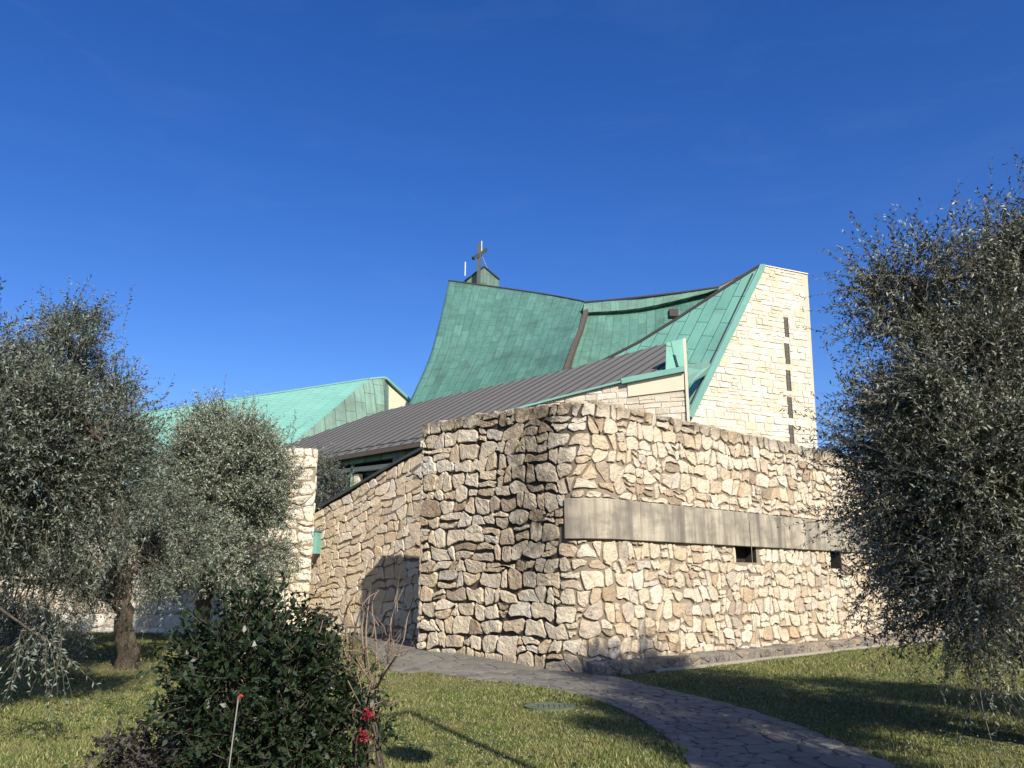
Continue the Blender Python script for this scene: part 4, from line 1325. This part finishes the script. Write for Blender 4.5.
def olive(name, base, fork, blobs, n_cl, per, nleaf, lsize, lw, mat, label, seed, tr=0.23, droop=0.35, shoots=60, group='olive trees in the garden', hang=(), zmin=0.35):
    r = np.random.default_rng(seed)
    rr = random.Random(seed)
    t = empty(name, base, label, 'tree', group)
    base, fork = Vector(base), Vector(fork)
    mb = MB()
    # trunk, gnarled
    pts, rads = [], []
    for k in range(11):
        f = k / 10
        p = base.lerp(fork, f) + Vector((rr.gauss(0, .03), rr.gauss(0, .03), 0)) * (1 if 0 < k < 10 else 0)
        pts.append(p - Vector((0, 0, 0.08 if k == 0 else 0)))
        rads.append(tr * (1.0 + 0.75 * (1 - f) ** 5 + 0.06 * rr.gauss(0, 1)))
    n = 16
    start = len(mb.v)
    mb.tube(pts, rads, n)
    for i in range(start, len(mb.v)):                    # flutes and knots
        v = Vector(mb.v[i]); k = (i - start) // n
        c = pts[k]; a = math.atan2(v.y - c.y, v.x - c.x)
        m = 1 + 0.13 * math.sin(3 * a + k * .5 + seed) + 0.09 * math.sin(5 * a - k * .8) + rr.gauss(0, .03)
        mb.v[i] = (c.x + (v.x - c.x) * m, c.y + (v.y - c.y) * m, v.z)
    limbs = []
    for bi, (c, rd, wgt) in enumerate(blobs):
        c = Vector(c)
        st = fork.lerp(base, 0.12 * rr.random())
        m1 = st.lerp(c, 0.4) + Vector((rr.gauss(0, .12), rr.gauss(0, .12), 0.15))
        end = c + Vector((rr.gauss(0, .2), rr.gauss(0, .2), rd[2] * .45))
        lp = [Vector(x) for x in catmull([np.array(st), np.array(m1), np.array(c), np.array(end)], 12)]
        lr = [tr * 0.55 * (1 - .85 * k / 12) for k in range(13)]
        mb.tube(lp, lr, 8)
        limbs += [(p, q_) for p, q_ in zip(lp[2:], lr[2:])]
    LP = np.array([p for p, _ in limbs])
    wts = np.array([b[2] for b in blobs], float); wts /= wts.sum()
    ci = r.choice(len(blobs), n_cl, p=wts)
    dirs = unit(r.normal(0, 1, (n_cl, 3)))
    rad_ = r.uniform(0.30, 1.0, n_cl) ** 0.55
    C = np.array([np.array(b[0]) for b in blobs])[ci] + dirs * np.array([np.array(b[1]) for b in blobs])[ci] * rad_[:, None]
    outward = dirs
    if len(hang):
        hp = np.array([tuple(h) for h in hang]); C = np.vstack([C, hp])
        outward = np.vstack([outward, np.tile([0, 0, -1.2], (len(hp), 1))])
    keep = C[:, 2] > zmin
    keep[n_cl:] = True
    C, outward = C[keep], outward[keep]
    for c in C:
        j = int(np.argmin(np.linalg.norm(LP - c, axis=1)))
        a, ar = limbs[j]
        cv_ = Vector(c); m = a.lerp(cv_, .5) + Vector((rr.gauss(0, .1), rr.gauss(0, .1), .12))
        lp = [Vector(x) for x in catmull([np.array(a), np.array(m), np.array(cv_)], 5)]
        r0 = min(ar * .7, 0.035)
        mb.tube(lp, [r0 * (1 - .75 * k / 5) for k in range(6)], 5, 0, False)
    mb.build('trunk', M['bark'], t, True)
    nc = len(C)
    idx = np.repeat(np.arange(nc), per)
    n = len(idx)
    st = C[idx] + r.normal(0, .12, (n, 3))
    low = np.clip((np.mean([b[0][2] for b in blobs]) - st[:, 2]) / 1.5, 0, 1)
    dv = unit(outward[idx] * 0.75 + r.normal(0, .55, (n, 3)) + np.stack([np.zeros(n), np.zeros(n), .45 - 0.9 * low], 1))
    ln = r.uniform(.25, .78, n)
    q1, v1, f1 = twigs_and_leaves(st, dv, ln, nleaf, lsize, lw, droop, r)
    # long upright shoots that break the outline
    top = C[np.argsort(C[:, 2] + r.normal(0, .8, nc))[-max(8, shoots // 3):]]
    sidx = r.integers(0, len(top), shoots)
    s2 = top[sidx] + r.normal(0, .2, (shoots, 3))
    d2 = unit(r.normal(0, .28, (shoots, 3)) + np.array([0, 0, 1.0]))
    q2, v2, f2 = twigs_and_leaves(s2, d2, r.uniform(.5, 1.1, shoots), nleaf + 10, lsize, lw, 0.05, r)
    far = np.argsort(-rad_ + r.normal(0, .1, len(rad_)))[:max(10, n_cl // 2)]
    far = far[far < nc]
    d3 = unit(outward[far] + r.normal(0, .3, (len(far), 3)) + np.array([0, 0, .25 - droop * .5]))
    q3, v3, f3 = twigs_and_leaves(C[far] + outward[far] * .1, d3, r.uniform(.5, 1.1, len(far)), nleaf + 6, lsize, lw, droop * .8, r)
    v2, f2, q2 = np.concatenate([v2, v3]), np.concatenate([f2, f3 + len(v2)]), np.concatenate([q2, q3])
    Q = np.concatenate([q1, q2])
    mesh_np('foliage', Q, np.arange(len(Q)).reshape(-1, 4), M[mat], t)
    V = np.concatenate([v1, v2]); F = np.concatenate([f1, f2 + len(v1)])
    mesh_np('twigs', V, F, M['otwig'], t)
    return t

def blob(px, py, Y, rx, ry, rz, wgt=1.0): return (tuple(P(px, py, Y)), (rx, ry, rz), wgt)

# near left tree: trunk in view
b0 = G(128, 672)
olive('olive_tree', b0, P(122, 598, 15.3),
      [blob(60, 390, 15.4, 1.15, 1.2, 1.1, 1.0), blob(30, 500, 15.0, 1.3, 1.3, 1.25, 1.3), blob(92, 440, 15.6, 1.0, 1.3, 1.25, 1.2),
       blob(105, 540, 15.3, 1.3, 1.2, 0.8, 0.9), blob(-30, 440, 15.2, 1.3, 1.2, 1.4, 1.0), blob(20, 580, 14.8, 1.1, 1.0, 0.6, 0.5),
       blob(70, 345, 15.6, 0.6, 0.6, 0.55, 0.35), blob(160, 540, 15.6, 0.6, .9, .7, .4)],
      205, 31, 20, 0.068, 0.15, 'olive_a', 'dark grey-green olive tree on the left with a gnarled leaning trunk in the lawn', 101, tr=0.155, droop=0.45, shoots=320,
      hang=[P(45, 620, 14.2), P(40, 600, 14.2), P(10, 615, 14.5), P(70, 615, 14.6)])
# paler one behind it
olive('olive_tree', (-7.0, 19.6, 0.2), P(205, 590, 19.6),
      [blob(220, 500, 19.6, 1.2, 1.2, 1.3, 1.3), blob(218, 455, 19.8, .95, 1.1, .95, 1.0), blob(250, 480, 19.5, .75, 1.0, 1.1, .9),
       blob(175, 520, 19.6, 1.2, 1.2, 1.3, 1.0), blob(235, 560, 19.2, 1.1, 1.1, .85, .8)],
      220, 36, 20, 0.076, 0.15, 'olive_b', 'paler silvery olive tree in front of the pale stone pier', 202, tr=0.17, droop=0.10, shoots=340)
# big one on the right
right = olive('olive_tree', (5.6, 8.85, 0), (5.4, 8.85, 1.2),
      [blob(915, 312, 8.93, 0.47, 0.65, 0.51, 0.50), blob(1009, 330, 8.90, 0.77, 0.89, 0.85, 1.10), blob(954, 400, 8.74, 0.77, 0.89, 0.81, 1.20), blob(1064, 300, 8.90, 0.89, 0.97, 1.05, 1.00),
       blob(954, 500, 8.57, 0.81, 0.97, 0.77, 1.40), blob(1034, 470, 8.66, 0.89, 0.97, 0.97, 1.40), blob(1009, 580, 8.49, 0.81, 0.89, 0.65, 1.00),
       blob(1084, 560, 8.57, 0.89, 0.89, 0.81, 1.00), blob(949, 590, 8.42, 0.53, 0.65, 0.48, 0.55), blob(1009, 265, 8.98, 0.45, 0.48, 0.48, 0.40), blob(896, 440, 8.66, 0.40, 0.48, 0.57, 0.30), blob(1134, 430, 8.90, 0.81, 0.97, 1.38, 0.80)],
      300, 40, 21, 0.056, 0.16, 'olive_r', 'large dark olive tree filling the right edge in front of the rubble wall', 303, tr=0.22, droop=0.28, shoots=240, zmin=1.3,
      hang=[P(975, 640, 8.1)])
# tree just outside the left edge whose branch tips hang into view
olive('olive_tree', (-6.9, 9.5, 0), (-6.7, 9.5, 1.5),
      [((-6.1, 9.6, 3.0), (1.1, 1.2, 1.0), 1.2), ((-5.8, 9.8, 2.8), (.85, 1.1, .65), .7), ((-6.5, 9.4, 3.9), (.85, 1.0, .8), .6), ((-7.1, 9.6, 2.8), (1.2, 1.2, .9), .8), ((-5.15, 9.8, 3.2), (.75, .9, .75), .7)],
      140, 32, 20, 0.060, 0.15, 'olive_a', 'dark olive tree at the far left edge with a hanging twig of pale leaves', 404, tr=0.15, droop=.3, shoots=70, zmin=2.15,
      hang=[P(44, 640, 8.8)])
# more of the grove on the sunny side, beyond the right edge; their shade crosses the path and lawn
def copy_tree(o, parent=None):
    c = o.copy(); col.objects.link(c); c.parent = parent
    for ch in [x for x in bpy.data.objects if x.parent == o]:
        copy_tree(ch, c)
    return c
for (dx, dy, rz, sc_, lab) in ((4.45, 4.3, 0.9, (.62, .62, .95), 'olive tree beyond the right edge nearest the path whose shade crosses the flagstones'),
                               (9.4, 6.4, 2.2, 1.0, 'olive tree beyond the right edge whose shade falls on the right lawn'),
                               (15.5, 13.0, 3.9, 1.05, 'olive tree far beyond the right edge whose shade touches the wall foot')):
    c = copy_tree(right)
    c.location = (dx, dy, 0); c.rotation_euler = (0, 0, rz); c.scale = sc_ if isinstance(sc_, tuple) else (sc_, sc_, sc_)
    c['label'] = lab
# small olive in the court behind the sloping wall
olive('olive_tree', P(322, 560, 31.5).xy.to_3d(), Vector((*P(322, 560, 31.5).xy, 2.8)),
      [blob(322, 488, 31.5, .95, 1.0, 1.0, 1), blob(334, 500, 31.2, .7, .8, .8, .6), blob(312, 478, 31.5, .7, .8, .6, .5)],
      50, 16, 18, 0.08, 0.15, 'olive_a', 'small olive crown showing above the sloping wall below the grey roof', 505, tr=0.1, shoots=30, droop=0.1)

# glossy evergreen shrub
def shrub(name, base, blobs, n_cl, per, nleaf, lsize, lw, mat, label, cat, seed, stem=True, shoots=(), droop=.1, tl=(.15, .34), up=0.35):
    r = np.random.default_rng(seed); rr = random.Random(seed)
    t = empty(name, base, label, cat)
    wts = np.array([b[2] for b in blobs], float); wts /= wts.sum()
    ci = r.choice(len(blobs), n_cl, p=wts)
    dirs = unit(r.normal(0, 1, (n_cl, 3)))
    C = np.array([b[0] for b in blobs])[ci] + dirs * np.array([b[1] for b in blobs])[ci] * (r.uniform(.2, 1, n_cl) ** .5)[:, None]
    C[:, 2] = np.maximum(C[:, 2], 0.06)
    mb = MB(); bs_ = Vector(base)
    for k in range(min(n_cl, 90)):
        c = Vector(C[k]); f = Vector((bs_.x + rr.gauss(0, .12), bs_.y + rr.gauss(0, .12), -0.03))
        m = f.lerp(c, .5) + Vector((rr.gauss(0, .06), rr.gauss(0, .06), .1))
        mb.tube([Vector(x) for x in catmull([np.array(f), np.array(m), np.array(c)], 5)], [.012, .011, .009, .008, .006, .004], 5, 0, False)
    mb.build('stems', M['bark'], t)
    idx = np.repeat(np.arange(n_cl), per); n = len(idx)
    st = C[idx] + r.normal(0, .05, (n, 3))
    dv = unit(dirs[idx] * .7 + r.normal(0, .5, (n, 3)) + np.array([0, 0, up]))
    q, v, f = twigs_and_leaves(st, dv, r.uniform(*tl, n), nleaf, lsize, lw, droop, r, (.6, 1.2))
    if len(shoots):
        s = np.array([tuple(a) for a, _ in shoots]); e = np.array([tuple(b) for _, b in shoots])
        q2, v2, f2 = twigs_and_leaves(s, unit(e - s), np.linalg.norm(e - s, axis=1), 20, lsize, lw, 0.02, r, (.6, 1.2))
        q = np.concatenate([q, q2]); f = np.concatenate([f, f2 + len(v)]); v = np.concatenate([v, v2])
    q[:, 2] = np.maximum(q[:, 2], 0.004)
    mesh_np('foliage', q, np.arange(len(q)).reshape(-1, 4), M[mat], t)
    mesh_np('twigs', v, f, M['bark'], t)
    return t

YB = 6.4
sh_list = [(P(232, 640, YB), P(222, 566, YB)), (P(262, 640, YB), P(268, 572, YB)), (P(285, 640, YB + .2), P(292, 575, YB + .2)), (P(240, 650, YB - .1), P(245, 588, YB - .1)),
           (P(315, 660, YB), P(322, 618, YB)), (P(275, 650, YB), P(280, 590, YB)), (P(205, 650, YB), P(200, 612, YB)), (P(325, 670, YB), P(336, 640, YB))]
shrub('evergreen_shrub', (P(255, 700, YB).x, YB, 0),
      [(tuple(P(245, 675, YB)), (.34, .45, .36), 1.2), (tuple(P(215, 690, YB)), (.29, .4, .36), .8), (tuple(P(300, 690, YB)), (.24, .35, .42), .9),
       (tuple(P(250, 745, YB - .1)), (.42, .45, .3), 1.1), (tuple(P(238, 640, YB)), (.22, .3, .24), .5), (tuple(P(300, 745, YB - .1)), (.25, .35, .3), .6)],
      240, 6, 12, 0.058, 0.27, 'laurel', 'dark glossy evergreen shrub in the left foreground', 'shrub', 606, shoots=sh_list)
shrub('low_shrub', (P(150, 760, 6.6).x, 6.6, 0),
      [(tuple(P(165, 755, 6.6)), (.34, .35, .16), 1.0), (tuple(P(130, 765, 6.5)), (.26, .3, .12), .7), (tuple(P(195, 745, 6.7)), (.2, .3, .2), .6)],
      70, 5, 10, 0.05, 0.26, 'lowleaf', 'low dark purplish shrub at the bottom left corner of the evergreen shrub', 'shrub', 707, tl=(.08, .2), up=.1)

# bare twiggy shrub with arching wands
bt = empty('bare_shrub', (P(360, 740, 6.5).x, 6.5, 0), 'leafless twiggy shrub with pale arching wands beside the evergreen shrub', 'shrub')
rr = random.Random(12)
mb = MB()
def wand(pts, r0, r1, n=10):
    c = [Vector(x) for x in catmull([np.array(p) for p in pts], n)]
    mb.tube(c, [r0 + (r1 - r0) * k / n for k in range(n + 1)], 6, 0, False)
    return c
Y0 = 6.5
main = [[(352, 778), (345, 735), (348, 690), (350, 655)], [(380, 775), (377, 715), (376, 690), (388, 668)], [(347, 775), (346, 730), (344, 700), (338, 678)]]
for m_ in main: wand([P(a, b, Y0) for a, b in m_], .017, .011)
arch = [[(350, 655), (345, 620), (352, 598), (362, 588)], [(352, 660), (356, 625), (366, 600), (378, 592)], [(372, 690), (366, 640), (369, 600), (371, 580)],
        [(377, 690), (376, 640), (372, 605), (379, 590)], [(388, 668), (390, 630), (396, 595), (401, 566)], [(386, 672), (392, 640), (395, 610), (398, 590)],
        [(388, 668), (402, 645), (408, 615), (414, 598)], [(350, 665), (342, 640), (346, 610), (352, 600)], [(376, 690), (360, 665), (352, 650), (345, 642)],
        [(377, 688), (388, 665), (398, 655), (405, 650)], [(348, 690), (360, 672), (372, 668), (384, 662)], [(366, 668), (362, 635), (365, 610), (374, 600)]]
for a_ in arch: wand([P(x, y, Y0 + rr.uniform(-.25, .3)) if k else P(x, y, Y0) for k, (x, y) in enumerate(a_)], .0085, .003)
for k in range(130):     # fine tangled twigs
    x, y = rr.gauss(362, 22), rr.gauss(662, 24)
    a = P(x, y, Y0 + rr.uniform(-.3, .3)); d = Vector((rr.gauss(0, .10), rr.gauss(0, .08), rr.gauss(0.04, .11)))
    mb.tube([a, a + d * .5 + Vector((rr.gauss(0, .02), 0, rr.gauss(0, .02))), a + d], [.004, .003, .0015], 4, 0, False)
for k in range(26):      # dry stalks at the foot
    x = rr.uniform(352, 386); a = P(x, 772, Y0 + rr.uniform(-.15, .15)); a.z = 0
    d = Vector((rr.gauss(0, .06), rr.gauss(0, .06), rr.uniform(.12, .42)))
    mb.tube([a, a + d * .5, a + d], [.005, .004, .002], 4, 0, False)
mb.build('stems', M['twig'], bt, True)

# small plant with red leaf heads between the stems
rp_ = shrub('red_plant', (P(368, 750, 6.35).x, 6.35, 0),
      [(tuple(P(362, 700, 6.35)), (.10, .12, .10), 1), (tuple(P(370, 735, 6.35)), (.10, .12, .16), 1), (tuple(P(356, 752, 6.3)), (.13, .12, .10), .7)],
      26, 3, 8, 0.055, 0.25, 'laurel', 'small green plant with two bright red heads beside the bare stems', 'plant', 808, tl=(.06, .14))
r_ = np.random.default_rng(5)
for (x, y, s_) in ((369, 714, .045), (363, 737, .05)):
    c = np.array(P(x, y, 6.2)); n = 34
    d = unit(r_.normal(0, 1, (n, 3)))
    q, v, f = twigs_and_leaves(np.tile(c, (n, 1)), d, np.full(n, s_), 3, 0.028, 0.3, .1, r_)
    mesh_np('red_head', q, np.arange(len(q)).reshape(-1, 4), M['redleaf'], rp_)

# thin stake with red tip
sk = empty('garden_stake', (P(230, 768, 5.6).x, 5.6, 0), 'thin grey stake with a red tip standing in front of the evergreen shrub', 'stake')
a, b = P(238.5, 697, 5.55), P(228, 775, 5.6)
b = b + (b - a) * ((b.z + 0.05) / (a.z - b.z))
mb = MB(); mb.tube([b, a], .0042, 6); mb.build('rod', M['stake'], sk)
mb = MB(); mb.tube([a - (a - b).normalized() * .01, a + Vector((.012, 0, .012)), a + Vector((.03, 0, .004))], [.006, .007, .005], 6); mb.build('tip', M['red'], sk)

# garden spotlight in the left lawn
gp = GT(34, 668)
gs = empty('garden_spotlight', gp, 'small black spotlight on a short stem in the shaded left lawn', 'spotlight')
mb = MB(); mb.tube([gp, gp + Vector((0, 0, .26))], .02, 8); mb.build('stem', M['black'], gs)
mb = MB(); mb.tube([gp + Vector((-.12, -.06, .30)), gp + Vector((-.04, -.02, .32)), gp + Vector((.14, .06, .37))], [.07, .075, .11], 12); mb.build('lamp_head', M['black'], gs)
mb = MB(); mb.tube([gp + Vector((.145, .062, .371)), gp + Vector((.15, .064, .372))], .09, 12); mb.build('lens', M['glass'], gs)

# lamp post behind the photographer's right shoulder; its shadow lies on the lawn
sx, sy = math.sin(SUN_AZ), math.cos(SUN_AZ); kk = 1 / math.tan(SUN_EL)
tip = G(408, 712); glb = G(408, 755)
HP = 6.9
base = Vector((tip.x + sx * kk * HP, tip.y + sy * kk * HP, 0))
drop = 1.5
zg = HP - drop
gpos = Vector((glb.x + sx * kk * zg, glb.y + sy * kk * zg, zg))
lp = empty('lamp_post', base, 'lamp post with a hanging globe whose shadow lies on the front lawn', 'lamp post')
mb = MB(); mb.tube([base, base + Vector((0, 0, 1)), base + Vector((0, 0, HP))], [.075, .06, .045], 12); mb.build('pole', M['pole'], lp)
mb = MB(); mb.tube([base + Vector((0, 0, HP - .03)), Vector((gpos.x, gpos.y, HP))], .035, 8); mb.tube([Vector((gpos.x, gpos.y, HP)), gpos + Vector((0, 0, .2))], .022, 8)
mb.build('arm', M['pole'], lp)
mb = MB()
vs, fs = [], []
for j in range(13):
    for i in range(24):
        a, b = math.pi * j / 12, 2 * math.pi * i / 24
        vs.append(gpos + Vector((math.sin(a) * math.cos(b), math.sin(a) * math.sin(b), math.cos(a))) * .235)
for j in range(12):
    for i in range(24): fs.append((j * 24 + i, (j + 1) * 24 + i, (j + 1) * 24 + (i + 1) % 24, j * 24 + (i + 1) % 24))
mb.add(vs, fs); mb.build('globe', M['globe'], lp, True)
